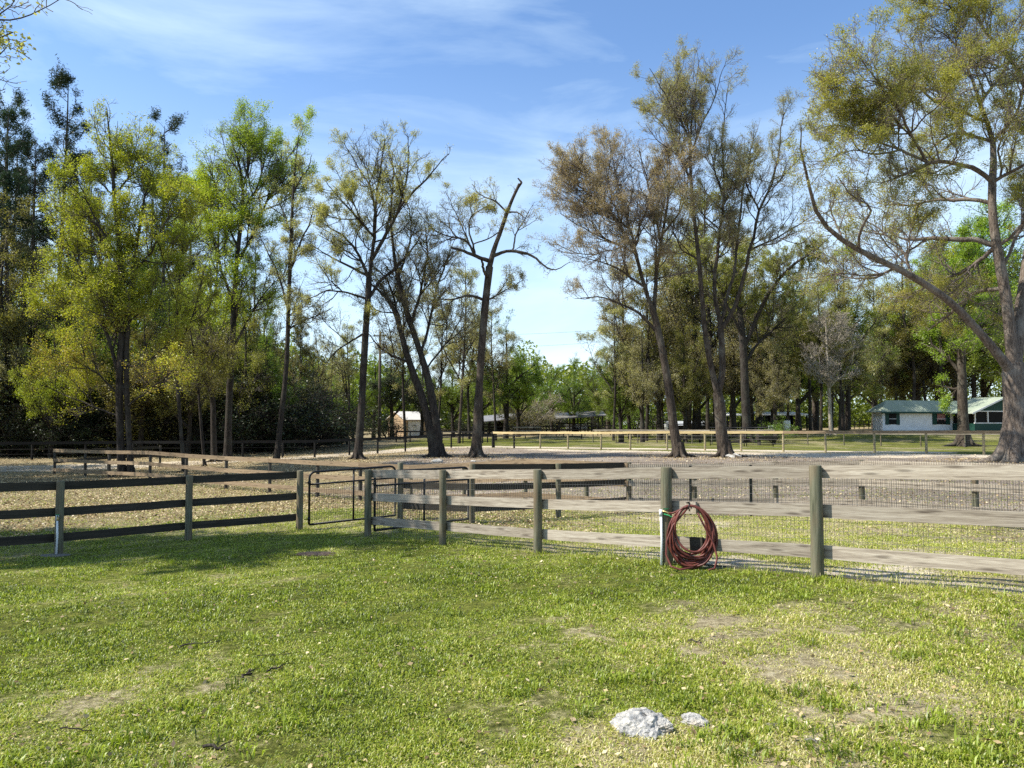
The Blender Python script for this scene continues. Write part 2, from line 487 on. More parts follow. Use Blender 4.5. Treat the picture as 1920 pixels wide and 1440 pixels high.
def zones(x, y):
    """sand, dirt, litter, dryness of the lawn"""
    f, m, b = fy_(x), my_(x), by_(x)
    lane = sst(-.2, .5, y - f) * (1 - sst(-.3, .8, y - m))
    pad = sst(-.3, .8, y - m) * (1 - sst(-1, 1, y - b))
    far = sst(-1, 1, y - b)
    n1 = wob(x, y, 1.1); n2 = wob(x + 31, y - 12, 3.5)
    sand = path_w(x, y, PATH, 1.7) * np.where(x > 0, 1.0, .9)
    sand = np.maximum(sand, pad * sst(2, -2.5 * 1 + 0, b - y - 5.0 - n2 * 2) * sst(-4, 6, x) * .85) if True else sand
    # pale sandy strip along the foot of the right front fence and in the lane
    right = sst(-1.5, 2.5, x)
    sand = np.maximum(sand, lane * right * (1 - sst(.7, 2.6, y - f + n1 * .9)) * .9)
    sand = np.maximum(sand, lane * right * sst(.25, .9, n1 * .8 + n2 * .4) * .55)
    dirt = pad * sst(-9, -3, x + n2 * 2) * .95
    dirt = np.maximum(dirt, lane * right * sst(.1, .8, n2) * .4)
    left = 1 - sst(-9, 0, x + n2 * 1.5)
    lit = pad * left * .95
    lit = np.maximum(lit, lane * (1 - right) * sst(1.6, 6.0, y - f + n1) * .8)
    wood = 1 - sst(-14, -6, x)
    lit = np.maximum(lit, far * wood * .9)
    lit = np.maximum(lit, far * sst(78, 95, y) * .8)
    # roots and mulch round the paddock trees
    for tx, ty in ((-8.6,43),(-4.2,44),(-2,43),(9.1,42),(11.6,42),(21.6,33)):
        lit = np.maximum(lit, (1 - sst(1.5, 4.5, np.hypot(x - tx, y - ty) + n1)) * .8)
    # lawn dryness
    dry = .33 + .13 * n1 + .15 * n2 + .10 * sst(-1, 5, x) - .06 * sst(7, 11, y) + .16 * np.clip(wob(x - 7, y + 3, .35), -.3, 1) + .10 * np.clip(wob(x + 9, y - 4, .14), -.5, 1)
    dry = dry + .10 * (1 - sst(0, 2.2, np.abs(y - f)))
    dry = dry + lane * (.20 + .15 * right)
    for (qx, qy, qd, rr, k) in ((1560,1255,5.3,.42,.95),(1610,1235,5.5,.22,.7),(1165,1375,4.15,.26,.75),(1215,1365,4.2,.34,.7),(1385,1400,4.0,.2,.8),(1500,1395,4.0,.22,.6),(1330,960,13,.6,.3),(230,1240,5.4,.6,.28),(600,1045,12.5,.5,.5),(1350,1170,6.7,.9,.3),(1750,1200,6.2,1.2,.22)):
        g = G(qx, qy, qd); dry = dry + k * np.exp(-((x - g[0]) ** 2 + (y - g[1]) ** 2) / rr ** 2)
    return np.clip(sand, 0, 1), np.clip(dirt, 0, 1), np.clip(lit, 0, 1), np.clip(dry, 0, 1)

def axis(lo, hi, n, p):
    t = np.linspace(-1, 1, n); s = np.sign(t) * np.abs(t) ** p
    return np.where(s < 0, -s * lo, s * hi)
xs = axis(-420, 420, 520, 2.6); ys = np.concatenate([np.linspace(-60, -4, 12), np.linspace(0, 1, 520) ** 2.2 * 504 - 3.9])
XX, YY = np.meshgrid(xs, ys)
ZZ = gz(XX, YY)
nearw = np.clip(1 - np.hypot(XX, YY) / 40, 0, 1)
ZZ = ZZ + wob(XX, YY, .45) * .012 * nearw
s_, d_, l_, y_ = zones(XX, YY)
nx, ny = len(xs), len(ys)
idx = np.arange(nx * ny).reshape(ny, nx)
quads = np.stack([idx[:-1, :-1], idx[:-1, 1:], idx[1:, 1:], idx[1:, :-1]], -1).reshape(-1, 4)
zone = np.stack([s_, d_, l_, y_], -1).reshape(-1, 4)
gme = mesh_np('ground', np.stack([XX, YY, ZZ], -1).reshape(-1, 3), quads, smooth=True, attrs={'zone': zone})
def ground_mat():
    m, t, b, o = mat_new('ground')
    tcn = N(t, 'ShaderNodeTexCoord'); v = tcn.outputs['Object']
    a = N(t, 'ShaderNodeAttribute', attribute_name='zone')
    sp = N(t, 'ShaderNodeSeparateColor'); t.links.new(a.outputs['Color'], sp.inputs[0])
    n1 = noise(t, v, 1.3, 9, .65); n2 = noise(t, v, 14, 6, .7); n3 = noise(t, v, 55, 4, .7)
    far = noise(t, v, .25, 6, .6)
    brk = math_node(t, 'ADD', math_node(t, 'MULTIPLY', n1, .5), math_node(t, 'MULTIPLY', n2, .5))
    def msk(ch, w=.16):
        mr = N(t, 'ShaderNodeMapRange', interpolation_type='SMOOTHSTEP')
        x = math_node(t, 'ADD', sp.outputs[ch], math_node(t, 'MULTIPLY_ADD', brk, 1.3, -.65))
        t.links.new(x, mr.inputs['Value']); mr.inputs['From Min'].default_value = .5 - w; mr.inputs['From Max'].default_value = .5 + w
        return mr.outputs[0]
    green = ramp(t, n2, [(.3, (.035,.042,.010)), (.5, (.13,.145,.022)), (.7, (.28,.28,.055))])
    straw = ramp(t, n2, [(.3, (.12,.095,.05)), (.5, (.36,.30,.17)), (.72, (.58,.51,.33))])
    gm = N(t, 'ShaderNodeMapRange', interpolation_type='SMOOTHSTEP')
    dryv = N(t, 'ShaderNodeAttribute', attribute_name='zone')
    t.links.new(math_node(t, 'ADD', dryv.outputs['Alpha'], math_node(t, 'MULTIPLY_ADD', brk, 1.5, -.75)), gm.inputs['Value'])
    gm.inputs['From Min'].default_value = .3; gm.inputs['From Max'].default_value = .8
    grass = mixc(t, gm.outputs[0], green, straw)
    grass = mixc(t, ramp(t, n3, [(.45, (0,0,0)), (.75, (.55,.55,.55))]), grass, (.04,.035,.02))
    dirt = ramp(t, n2, [(.28, (.13,.105,.08)), (.5, (.30,.25,.195)), (.74, (.48,.415,.33))])
    dirt = mixc(t, ramp(t, n1, [(.42, (0,0,0)), (.66, (.7,.7,.7))]), dirt, (.16,.125,.10))
    vo = N(t, 'ShaderNodeTexVoronoi'); vo.inputs['Scale'].default_value = 17; t.links.new(v, vo.inputs['Vector'])
    litc = ramp(t, vo.outputs['Color'], [(.1, (.11,.08,.045)), (.4, (.28,.22,.125)), (.7, (.43,.355,.215)), (.95, (.28,.27,.10))])
    litc = mixc(t, math_node(t, 'MULTIPLY', n1, .5), litc, (.16,.125,.07))
    sand = ramp(t, n2, [(.25, (.34,.28,.19)), (.55, (.56,.48,.36)), (.8, (.70,.62,.49))])
    c = mixc(t, msk('Red', .2) if False else msk(2), grass, litc)
    c = mixc(t, msk(1), c, dirt)
    c = mixc(t, msk(0), c, sand)
    wear = N(t, 'ShaderNodeMapRange'); t.links.new(far, wear.inputs['Value']); wear.inputs['From Min'].default_value = .35; wear.inputs['From Max'].default_value = .65; wear.inputs['To Min'].default_value = .68; wear.inputs['To Max'].default_value = 1.12
    c = mixc(t, 1.0, c, wear.outputs[0], 'MULTIPLY')
    t.links.new(c, b.inputs['Base Color']); b.inputs['Roughness'].default_value = 1
    b.inputs['Specular IOR Level'].default_value = .1
    bump(t, b, math_node(t, 'ADD', n2, math_node(t, 'MULTIPLY', n3, .6)), .8, .05)
    return m
ground = obj('ground', gme, ground_mat()); tag(ground, kind='structure')

# ------------------------------------------------------------------ grass blades and fallen leaves
def blades(n, seed, dmin, dmax, ang, keep, hfun, wfun, two=True):
    r = np.random.default_rng(seed)
    d = dmin * (dmax / dmin) ** r.random(n); th = r.uniform(-ang, ang, n)
    x = d * np.sin(th); y = d * np.cos(th)
    k = keep(x, y, r); x, y, d = x[k], y[k], d[k]; n = len(x)
    z = gz(x, y) - .004
    s, dd, l, dr = zones(x, y)
    az = r.uniform(0, 2 * np.pi, n); lean = r.uniform(.45, 1.5, n)
    h = hfun(d, r) ; w = wfun(d, r)
    # tufts
    tuft = np.clip(wob(x, y, .16) * .5 + .8, .35, 1.5); h = h * tuft
    B = np.stack([x, y, z], -1)
    side = np.stack([-np.sin(az), np.cos(az), np.zeros(n)], -1) * w[:, None] * .5
    ln = np.stack([np.cos(az), np.sin(az), np.zeros(n)], -1)
    up = np.array([0, 0, 1.0])
    mid = B + up * (h * .62 * np.cos(lean * .5))[:, None] + ln * (h * .55 * np.sin(lean * .5))[:, None]
    tip = B + up * (h * np.cos(lean))[:, None] + ln * (h * np.sin(lean) * 1.05)[:, None]
    lv = np.clip(dr * .75 + r.normal(0, .24, n) + .07, 0, 1)
    V = np.stack([B - side, B + side, mid + side * .8, mid - side * .8, tip], 1).reshape(-1, 3)
    i = np.arange(n)[:, None] * 5
    q = i + np.array([[0, 1, 2, 3]]); t = i + np.array([[3, 2, 4]])
    return V, q, t, np.repeat(lv, 5)
def lawn_keep(x, y, r):
    s, d, l, dr = zones(x, y)
    bare = np.maximum(np.maximum(s, d * .9), l * .72)
    return (r.random(len(x)) > bare * .93) & (r.random(len(x)) > (dr - .72) * 1.0)
V, q, t_, lv = blades(1500000, 3, 2.6, 34, R(50), lawn_keep,
                     lambda d, r: r.uniform(.014, .046, len(d)) * (1 + d * .004), lambda d, r: r.uniform(.0022, .0050, len(d)) * (1 + d * .14))
g_ = obj('lawn_grass', mesh_np('lawn_grass', V, q, t_, attrs={'lv': lv}), L_GRASS)
tag(g_, 'short mixed green and straw coloured lawn grass covering the foreground', 'grass', kind='stuff')
# taller unmown weeds along the fence foot
def weed_keep(x, y, r):
    f = fy_(x); return (np.abs(y - f - .05) < .32 + .2 * wob(x, y, .8)) & (x > -6.5) & (r.random(len(x)) < .4 + .5 * (wob(x, y, .5) > 0))
V, q, t_, lv = blades(260000, 5, 6.5, 18, R(40), weed_keep,
                     lambda d, r: r.uniform(.04, .19, len(d)) * r.uniform(.4, 1, len(d)), lambda d, r: r.uniform(.002, .004, len(d)) * (1 + d * .05))
g2 = obj('fence_weeds', mesh_np('fence_weeds', V, q, t_, attrs={'lv': lv}), L_GRASS)
tag(g2, 'taller unmown weeds and seed stalks along the foot of the front fence', 'weeds', kind='stuff')

# coarse green weeds growing in tufts through the lawn
def tufts(n, seed):
    r = np.random.default_rng(seed)
    d = 3.0 * (15 / 3.0) ** r.random(n); th = r.uniform(-.75, .75, n); cx = d * np.sin(th); cy_ = d * np.cos(th)
    k = (cy_ < fy_(cx) - .1) & (wob(cx, cy_, .9) > -.2); cx, cy_ = cx[k], cy_[k]; m = 26
    x = np.repeat(cx, m) + r.normal(0, .045, len(cx) * m); y = np.repeat(cy_, m) + r.normal(0, .045, len(cx) * m); n = len(x)
    z = gz(x, y); az = r.uniform(0, 6.283, n); lean = r.uniform(.2, 1.2, n); h = r.uniform(.035, .085, n); w = r.uniform(.006, .011, n)
    B = np.stack([x, y, z], -1); side = np.stack([-np.sin(az), np.cos(az), az * 0], -1) * w[:, None] * .5; ln = np.stack([np.cos(az), np.sin(az), az * 0], -1); up = np.array([0, 0, 1.])
    mid = B + up * (h * .6)[:, None] + ln * (h * .4 * np.sin(lean))[:, None]; tip = B + up * (h * np.cos(lean))[:, None] + ln * (h * 1.1 * np.sin(lean))[:, None]
    V = np.stack([B - side * .6, B + side * .6, mid + side, mid - side, tip], 1).reshape(-1, 3); i = np.arange(n)[:, None] * 5
    return V, i + np.array([[0, 1, 2, 3]]), i + np.array([[3, 2, 4]]), np.repeat(np.clip(np.repeat(r.uniform(.12, .42, len(cx)), m) + r.normal(0, .08, n), 0, 1), 5)
V, q, t_, lv = tufts(900, 21)
g3 = obj('lawn_weeds', mesh_np('lawn_weeds', V, q, t_, attrs={'lv': lv}), L_GRASS)
tag(g3, 'coarse brighter green weed tufts growing through the lawn', 'weeds', kind='stuff')

def leaf_quads(C, size, r, flat=0.0, aspect=.62):
    """rhombus leaves: C (n,3), size (n,)"""
    n = len(C)
    a = r.normal(size=(n, 3)); 
    if flat: a[:, 2] *= (1 - flat)
    a /= np.linalg.norm(a, axis=1)[:, None] + 1e-9
    b = r.normal(size=(n, 3))
    if flat: b[:, 2] *= (1 - flat)
    b -= a * (a * b).sum(1)[:, None]; b /= np.linalg.norm(b, axis=1)[:, None] + 1e-9
    a = a * size[:, None] * .5; b = b * size[:, None] * .5 * aspect
    V = np.stack([C - a, C - b, C + a, C + b], 1).reshape(-1, 3)
    q = np.arange(n * 4).reshape(-1, 4)
    return V, q
def litter(n, seed, dmin, dmax, ang, keep, smin, smax):
    r = np.random.default_rng(seed)
    d = dmin * (dmax / dmin) ** r.random(n); th = r.uniform(-ang, ang, n)
    x = d * np.sin(th); y = d * np.cos(th); k = keep(x, y, r); x, y, d = x[k], y[k], d[k]
    z = gz(x, y) + r.uniform(.008, .03, len(x)) * (1 + d * .02)
    s = r.uniform(smin, smax, len(x)) * (1 + d * .012)
    V, q = leaf_quads(np.stack([x, y, z], -1), s, r, .72)
    return V, q, np.repeat(r.random(len(x)), 4)
def lit_keep(x, y, r):
    s, dd, l, dr = zones(x, y); return r.random(len(x)) < np.clip(l * (.75 + .4 * wob(x, y, 1.2)) + dd * .10, 0, 1)
V, q, lv = litter(420000, 11, 10, 62, R(42), lit_keep, .028, .062)
o_ = obj('leaf_litter', mesh_np('leaf_litter', V, q, attrs={'lv': lv}), L_LIT)
tag(o_, 'tan and brown dead leaves strewn over the paddock behind the fences', 'leaf litter', kind='stuff')
V, q, lv = litter(5200, 12, 2.8, 13, R(42), lambda x, y, r: (y < fy_(x)) & (r.random(len(x)) < .5 + .4 * wob(x, y, 1)), .02, .045)
o_ = obj('fallen_leaves', mesh_np('fallen_leaves', V, q, attrs={'lv': lv}), L_LIT)
tag(o_, 'small pale fallen leaves and thatch scattered on the front lawn', 'fallen leaves', kind='stuff')

# ------------------------------------------------------------------ rocks and sticks
def noise3(V, s, seed):
    r = np.random.default_rng(seed); out = np.zeros(len(V))
    amp = 1.0
    for i in range(5):
        k = r.normal(size=(3, 3)) * s * 1.9 ** i; ph = r.uniform(0, 6.28, 3)
        out += amp * np.sin(V @ k[0] + ph[0] + np.sin(V @ k[1] + ph[1])) * np.cos(V @ k[2] + ph[2]); amp *= .58
    return out / 2
M_ROCK = None
def rock_mat():
    m, t, b, o = mat_new('pitted_limestone')
    tcn = N(t, 'ShaderNodeTexCoord'); v = tcn.outputs['Object']
    n = noise(t, v, 16, 8, .7); n2 = noise(t, v, 60, 5, .7)
    c = ramp(t, n, [(.36, (.10,.095,.08)), (.46, (.42,.41,.38)), (.56, (.58,.545,.47)), (.75, (.70,.66,.58))])
    c = mixc(t, ramp(t, noise(t, v, 7, 4), [(.55, (0,0,0)), (.72, (.7,.7,.7))]), c, (.50,.38,.24))
    c = mixc(t, ramp(t, n2, [(.60, (0,0,0)), (.70, (.8,.8,.8))]), c, (.10,.095,.085))
    t.links.new(c, b.inputs['Base Color']); b.inputs['Roughness'].default_value = .95
    bump(t, b, math_node(t, 'ADD', n, n2), 1.0, .02)
    return m
M_ROCK = rock_mat()
import bmesh
def rock(name, p, sx, sy, sz, seed, label, mat=None, sub=5, rz=0):
    bm = bmesh.new(); bmesh.ops.create_icosphere(bm, subdivisions=sub, radius=1)
    V = np.array([v.co[:] for v in bm.verts])
    n = noise3(V, 1.3, seed) * .34 - np.abs(noise3(V, 3.2, seed + 1)) * .22 + noise3(V, 9, seed + 2) * .07 + noise3(V, 24, seed + 3) * .025 + .1
    V2 = V * (1 + n)[:, None] * np.array([sx, sy, sz])
    for v, c in zip(bm.verts, V2): v.co = c
    me = bpy.data.meshes.new(name); bm.to_mesh(me); bm.free()
    me.polygons.foreach_set('use_smooth', [False] * len(me.polygons))
    o = obj(name, me, mat or M_ROCK, None, p); o.rotation_euler = (0, 0, rz)
    return tag(o, label, 'rock')
def on_ground(px, py, dz=0):
    """walk along the pixel ray to where it meets the ground"""
    lo, hi = 2.0, 150.0
    for _ in range(40):
        m = (lo + hi) / 2; p = P(px, py, m)
        if p[2] > gz(p[0], p[1]): lo = m
        else: hi = m
    p = P(px, py, (lo + hi) / 2); p[2] = gz(p[0], p[1]) + dz; return p
rock('limestone_rock', on_ground(1205, 1362, -.012), .16, .145, .092, 4, 'large pitted white limestone rock half buried in the lawn', rz=.35)
rock('limestone_rock', on_ground(1300, 1355, -.004), .075, .06, .045, 9, 'smaller white limestone lump just right of the big pitted rock', rz=-.5)
rock('limestone_rock', on_ground(1243, 1372, .03), .05, .045, .035, 17, 'small white stone knob leaning on the front of the big pitted rock')
rock('limestone_rock', on_ground(1583, 1083, .0), .09, .05, .022, 21, 'flat white stone at the fence foot right of the second nearest post')
rock('limestone_rock', on_ground(1450, 1362, .0), .05, .035, .018, 24, 'flat grey stone lying in the grass right of the pitted rocks', M_CONC)
rock('limestone_rock', on_ground(1522, 1392, .0), .045, .03, .018, 26, 'low grey stone near the lower right of the lawn', M_CONC)
rock('soil_clod', on_ground(598, 1040, .0), .30, .16, .035, 31, 'low brown mound of dug soil in the shaded grass near the gate', plain('turned_soil', (.12,.085,.06), .95, 0, .4, 20, .6))
def stick(a, b, r, label, seed, bend=.03):
    rr = np.random.default_rng(seed); A = on_ground(*a); B = on_ground(*b)
    pts = []
    for i in range(7):
        t = i / 6; p = A * (1 - t) + B * t; p = p + rr.normal(0, bend * .35, 3) * (0 < i < 6); p[2] = gz(p[0], p[1]) + .022 + .006 * math.sin(i); pts.append(p)
    c = pts[0].copy(); pts = [p - c for p in pts]
    m = MB(); m.tube(pts, [r * (1 - .5 * i / 6) for i in range(7)], 6)
    k = pts[4]; m.tube([k, k + np.array([.03, .03, .015]), k + np.array([.06, .075, .012])], [r * .6, r * .45, r * .2], 5)
    return tag(m.build('fallen_stick', M_BARK, None, c), label, 'stick')
stick((338, 1217), (412, 1206), .0075, 'longest dead stick lying in the left middle of the lawn', 1)
stick((476, 1238), (546, 1230), .004, 'thin pale twig in the lawn right of the longest stick', 2)
stick((455, 1280), (469, 1260), .009, 'short thick stub of stick pointing at the camera', 3)
stick((500, 1264), (530, 1254), .008, 'dark bark fragment in the grass beside the short stub', 4)
stick((112, 1373), (172, 1376), .005, 'thin black twig at the lower left of the lawn', 5)
stick((380, 1408), (425, 1412), .010, 'dark chunky stick at the bottom left of centre', 6)
stick((1290, 1206), (1316, 1208), .007, 'pale bleached stick in the lawn above the pitted rock', 7)
# ------------------------------------------------------------------ fences
frng = random.Random(5)
def post_mesh(h, r, r2=None, n=14, below=.25):
    """turned post, a little out of true, slightly domed top"""
    m = MB(); r2 = r2 or r * .97
    ax, ay = frng.uniform(-.008, .008), frng.uniform(-.008, .008)
    pts = [(0,0,-below),(0,0,0),(ax,ay,h*.35),(ax*.5,-ay,h*.7),(0,0,h-.012),(0,0,h)]
    m.tube(pts, [r*1.04, r*1.03, r*1.0, (r+r2)/2, r2, r2*.9], n)
    return m.mesh('post')
def add_post(root, p, h, r, mat, name='post', n=14):
    rl = Vector(root.location)
    return obj(name, post_mesh(h, r, n=n), mat, root, Vector(p) - rl)
def add_rail(root, a, b, mat, h=.145, t=.026, name='rail', sag=0.0):
    """board as its own object: local x runs along it"""
    a = Vector(a); b = Vector(b); L = (b - a).length; x = (b - a).normalized()
    y = Vector((0,0,1)).cross(x).normalized(); z = x.cross(y)
    m = MB(); n = 6
    vs = []; fs = []
    for i in range(n + 1):
        u = L * i / n; w = frng.uniform(-.003, .003) - sag * math.sin(math.pi * i / n); g = frng.uniform(-.003, .003)
        for (yy, zz) in ((-t/2,-h/2),(t/2,-h/2),(t/2,h/2),(-t/2,h/2)): vs.append((u, yy + g, zz + w))
    for i in range(n):
        for k in range(4): fs.append((i*4+k, i*4+(k+1)%4, (i+1)*4+(k+1)%4, (i+1)*4+k))
    fs += [(3,2,1,0), (n*4, n*4+1, n*4+2, n*4+3)]
    m.add(vs, fs)
    if mat in (M_BOARD, M_BOARD_TAN) and L < 3.5 and min(a.y, b.y) < 22:
        side = -t/2 if y.y > 0 else t/2
        for u in (.05, L - .05, L * .5):
            for zz in (-.04, .038):
                if abs(u - L * .5) < .01: continue
                m.tube([(u, side, zz), (u, side * 1.18, zz)], .0055, 6)
    o = m.build(name, mat, root)
    M = Matrix.Identity(4)
    for i, v in enumerate((x, y, z)):
        M[0][i], M[1][i], M[2][i] = v.x, v.y, v.z
    o.matrix_local = Matrix.Translation(a - Vector(root.location)) @ M
    return o
def wire_net(root, pts, z0, z1, dx, dz, r, mat, off=(0,0), name='wire_mesh', wavy=0.0):
    """welded wire stretched along a ground polyline; z relative to each foot"""
    rl = np.array(root.location); pts = [np.array(p, float) for p in pts]
    P0 = []; cum = [0]
    for a, b in zip(pts[:-1], pts[1:]): cum.append(cum[-1] + np.linalg.norm((b - a)[:2]))
    def at(s):
        i = min(max(np.searchsorted(cum, s) - 1, 0), len(pts) - 2); t = (s - cum[i]) / (cum[i+1] - cum[i])
        return pts[i] * (1 - t) + pts[i+1] * t
    V = []; Fq = []
    def seg(a, b, rr):
        a = a - rl; b = b - rl; t = (b - a) / np.linalg.norm(b - a)
        u = np.cross(t, [0.31, .2, .93]) if abs(t[2]) < .9 else np.cross(t, [1, 0, 0]); u /= np.linalg.norm(u); w = np.cross(t, u)
        k = len(V)
        for c in (a, b):
            for an in (0, 2.0944, 4.1888): V.append(c + (u * math.cos(an) + w * math.sin(an)) * rr)
        for j in range(3): Fq.append((k+j, k+(j+1)%3, k+3+(j+1)%3, k+3+j))
    ofs = np.array([off[0], off[1], 0]); S = cum[-1]; ns = int(S / dx)
    wv = lambda s: wavy * (math.sin(s * 2.3) * .6 + math.sin(s * 5.1 + 1) * .4)
    for i in range(ns + 1):
        s = S * i / ns; p = at(s) + ofs; seg(p + [0,0,z0], p + [0,0,z1 + wv(s)], r)
    z = z0; last = None
    while z <= z1 + 1e-6:
        top = z + dz > z1 + 1e-6
        step = max(1, int(.25 / dx)); prev = None
        for i in range(0, ns + 1, step):
            s = S * i / ns; p = at(s) + ofs + [0, 0, z + (wv(s) if top else 0)]
            if prev is not None: seg(prev, p, r * 1.05)
            prev = p
        z += dz
    V = np.array(V); Fq = np.array(Fq)
    return obj(name, mesh_np(name, V, Fq), mat, root)
def line_pts(pxs, a, b):
    """points on the ground line a-b (world xy) seen at those photo columns"""
    a = np.array(a, float); b = np.array(b, float); out = []
    for px in pxs:
        u = (px - 960.0) / F * 1.0
        # x = u/(CP - v SP) * y ; v at about row 950
        k = u / (CP + (950 - 720) / F * SP)
        d = b - a; t = (k * a[1] - a[0]) / (d[0] - k * d[1]); p = a + d * t
        out.append(np.array([p[0], p[1], gz(p[0], p[1])]))
    return out
def norm2(a, b):
    """unit normal pointing away from the camera"""
    d = (b - a)[:2]; n = np.array([-d[1], d[0]]) / np.linalg.norm(d)
    if n @ ((a + b)[:2] / 2) < 0: n = -n
    return n

# --- front right fence
ffr = line_pts([690, 830, 1008, 1250, 1530], (-2.78, 14.6), (3.40, 8.57))
d_ = ffr[-1] - ffr[-2]
for k in (1, 2, 3):
    q = ffr[-1] + d_ * 0
    q = np.array([3.40, 8.57, 0]) + np.array([1.55, -1.50, 0]) * (k * 1.18); q[2] = gz(q[0], q[1]); ffr.append(q)
t = thing('board_fence', ffr[0], 'near fence of weathered grey boards running from the gates to the right edge', 'fence')
H = 1.25
rad = [.066, .062, .066, .073, .070, .068, .068, .068]
for p, r_ in zip(ffr, rad): add_post(t, p, H, r_, M_POST)
nn = norm2(ffr[0], ffr[-1]); off = np.array([nn[0], nn[1], 0]) * (.066 + .016)
for hz_ in (H - .075, .735, .285):
    for a, b in zip(ffr[:-1], ffr[1:]):
        e = (b - a) / np.linalg.norm(b - a) * .004
        add_rail(t, a + off + e + [0,0,hz_ + frng.uniform(-.006, .006)], b + off - e + [0,0,hz_ + frng.uniform(-.006, .006)], M_BOARD, sag=.004)
wire_net(t, ffr, .02, H - .12, .05, .10, .0019, M_WIRE, off=(nn[0] * .101, nn[1] * .101))
# ground board / pipe along the foot
m = MB()
pp = [p + np.array([nn[0]*.13, nn[1]*.13, .02]) - ffr[0] for p in ffr[3:]]
m.tube(pp, .012, 6); m.build('bottom_cable', M_WIRE_DK, t)

# --- front left fence
ffl = line_pts([562], (-4.48, 16.2), (-4.0, 16.6)) + [G(353, 1015, 15.0), G(110, 1040, 13.3)]
ext = ffl[2] - ffl[1]
for k in (1, 2):
    q = ffl[2] + ext * k * .95; q[2] = gz(q[0], q[1]); ffl.append(q)
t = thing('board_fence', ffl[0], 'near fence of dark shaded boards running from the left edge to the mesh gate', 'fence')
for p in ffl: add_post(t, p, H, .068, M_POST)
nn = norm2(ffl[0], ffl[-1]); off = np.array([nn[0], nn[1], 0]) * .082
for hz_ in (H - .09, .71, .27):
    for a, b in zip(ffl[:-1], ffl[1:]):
        add_rail(t, a + off + [0,0,hz_], b + off + [0,0,hz_], M_BOARD_DK_SHADE, sag=.003)  # shade on this side is painted into the board colour

# --- gate pen: post 885, gates and the shaded board fence
corner = ground_px(1180, 19.8)
F4 = [G(750, 973, 17.4), G(885, 981, 16.65), G(1047, 972, 18.2), G(1180, 962, 19.8)]
corner = F4[-1]
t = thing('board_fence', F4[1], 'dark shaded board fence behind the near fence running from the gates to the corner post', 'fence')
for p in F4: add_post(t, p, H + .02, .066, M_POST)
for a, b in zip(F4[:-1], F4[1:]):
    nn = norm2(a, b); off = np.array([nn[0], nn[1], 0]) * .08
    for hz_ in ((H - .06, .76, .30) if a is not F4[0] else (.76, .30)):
        add_rail(t, a + off + [0,0,hz_], b + off + [0,0,hz_], M_BOARD_DK_SHADE, sag=.003)  # boards coloured near-black to carry the shade of this face
def gate(a, b, label, hgt=1.20, low=.10):
    a = np.array(a); b = np.array(b); L = np.linalg.norm((b - a)[:2]); d = (b - a) / np.linalg.norm((b-a)[:2])
    t = thing('metal_gate', a, label, 'gate')
    q = lambda s, z: d * s + np.array([0, 0, z])
    m = MB(); R0 = .12; r = .024
    pts = [q(.0, low), q(.0, hgt - R0)] + [q(R0 * (1 - math.cos(an)), hgt - R0 + R0 * math.sin(an)) for an in (.4, .8, 1.2, math.pi/2)] \
        + [q(L - R0 + R0 * math.sin(an), hgt - R0 + R0 * math.cos(an)) for an in (0, .4, .8, 1.2)] + [q(L, hgt - R0), q(L, low), q(0, low)]
    m.tube(pts, r, 10); m.build('frame', M_BLKMETAL, t)
    m = MB(); m.tube([q(L * .5, low), q(L * .5, hgt)], .022, 8); m.build('upright', M_BLKMETAL, t)
    m = MB(); m.tube([q(0, hgt - .26), q(L, hgt - .26)], .02, 8); m.build('cross_tube', M_BLKMETAL, t)
    z = 0
    w = wire_net(t, [a + q(.02, 0), a + q(L - .02, 0)], low, hgt - .26, .05, .10, .0028, M_WIRE_DK)
    for zz in (.22, hgt - .22):
        m = MB(); m.tube([q(-.10, zz), q(.03, zz)], .012, 6); m.tube([q(-.0, zz - .035), q(0, zz + .035)], .032, 8); m.build('hinge', M_BLKMETAL, t)
    return t
g0 = ffl[0].copy(); g1 = F4[0].copy(); dd = (g1 - g0) / np.linalg.norm(g1 - g0)
gate(g0 + dd * .20, g1 - dd * .12, 'black tube and mesh gate hung at the end of the dark left fence')
g0 = ffr[0].copy(); g1 = F4[1].copy(); dd = (g1 - g0) / np.linalg.norm(g1 - g0)
gate(g0 + dd * .16, g1 - dd * .12, 'second black mesh gate seen through the first bay of the near grey fence')

# --- tan fence from the corner post away to the far left
TAN = [corner, None]
tl = line_pts([1100, 985, 870, 770, 675, 595, 505, 423, 348, 280, 203, 158, 100], (3.0, 19.8), (-22.9, 38))
t = thing('board_fence', corner, 'long tan board fence running from the corner post away to the far left', 'fence')
pts = [corner] + tl
add_post(t, corner + np.array([.02, .16, 0]), H, .07, M_POST_DK)
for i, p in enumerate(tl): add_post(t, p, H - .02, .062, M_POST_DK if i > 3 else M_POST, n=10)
nn = norm2(tl[0], tl[-1]); off = -np.array([nn[0], nn[1], 0]) * .075
for hz_ in (H - .07, .72, .25):
    for i, (a, b) in enumerate(zip(pts[:-1], pts[1:])):
        add_rail(t, a + off + [0,0,hz_], b + off + [0,0,hz_], M_BOARD_TAN, h=.15)
a_, b_ = tl[-1], tl[-4]
# --- short cross fence in the far left corner
q0 = tl[-1]; q1 = G(203, 880, 40.5); q2 = G(300, 876, 41.5)
t = thing('board_fence', q1, 'short brown two rail fence in the shade at the far left corner of the paddock', 'fence')
for p in (q1, q2): add_post(t, p, 1.15, .06, M_POST_DK, n=8)
for hz_ in (1.05, .62):
    add_rail(t, q0 + np.array([0,.1,hz_]), q1 + np.array([0,0,hz_]), M_BOARD_DK_SHADE); add_rail(t, q1 + np.array([0,0,hz_]), q2 + np.array([0,0,hz_]), M_BOARD_DK_SHADE)

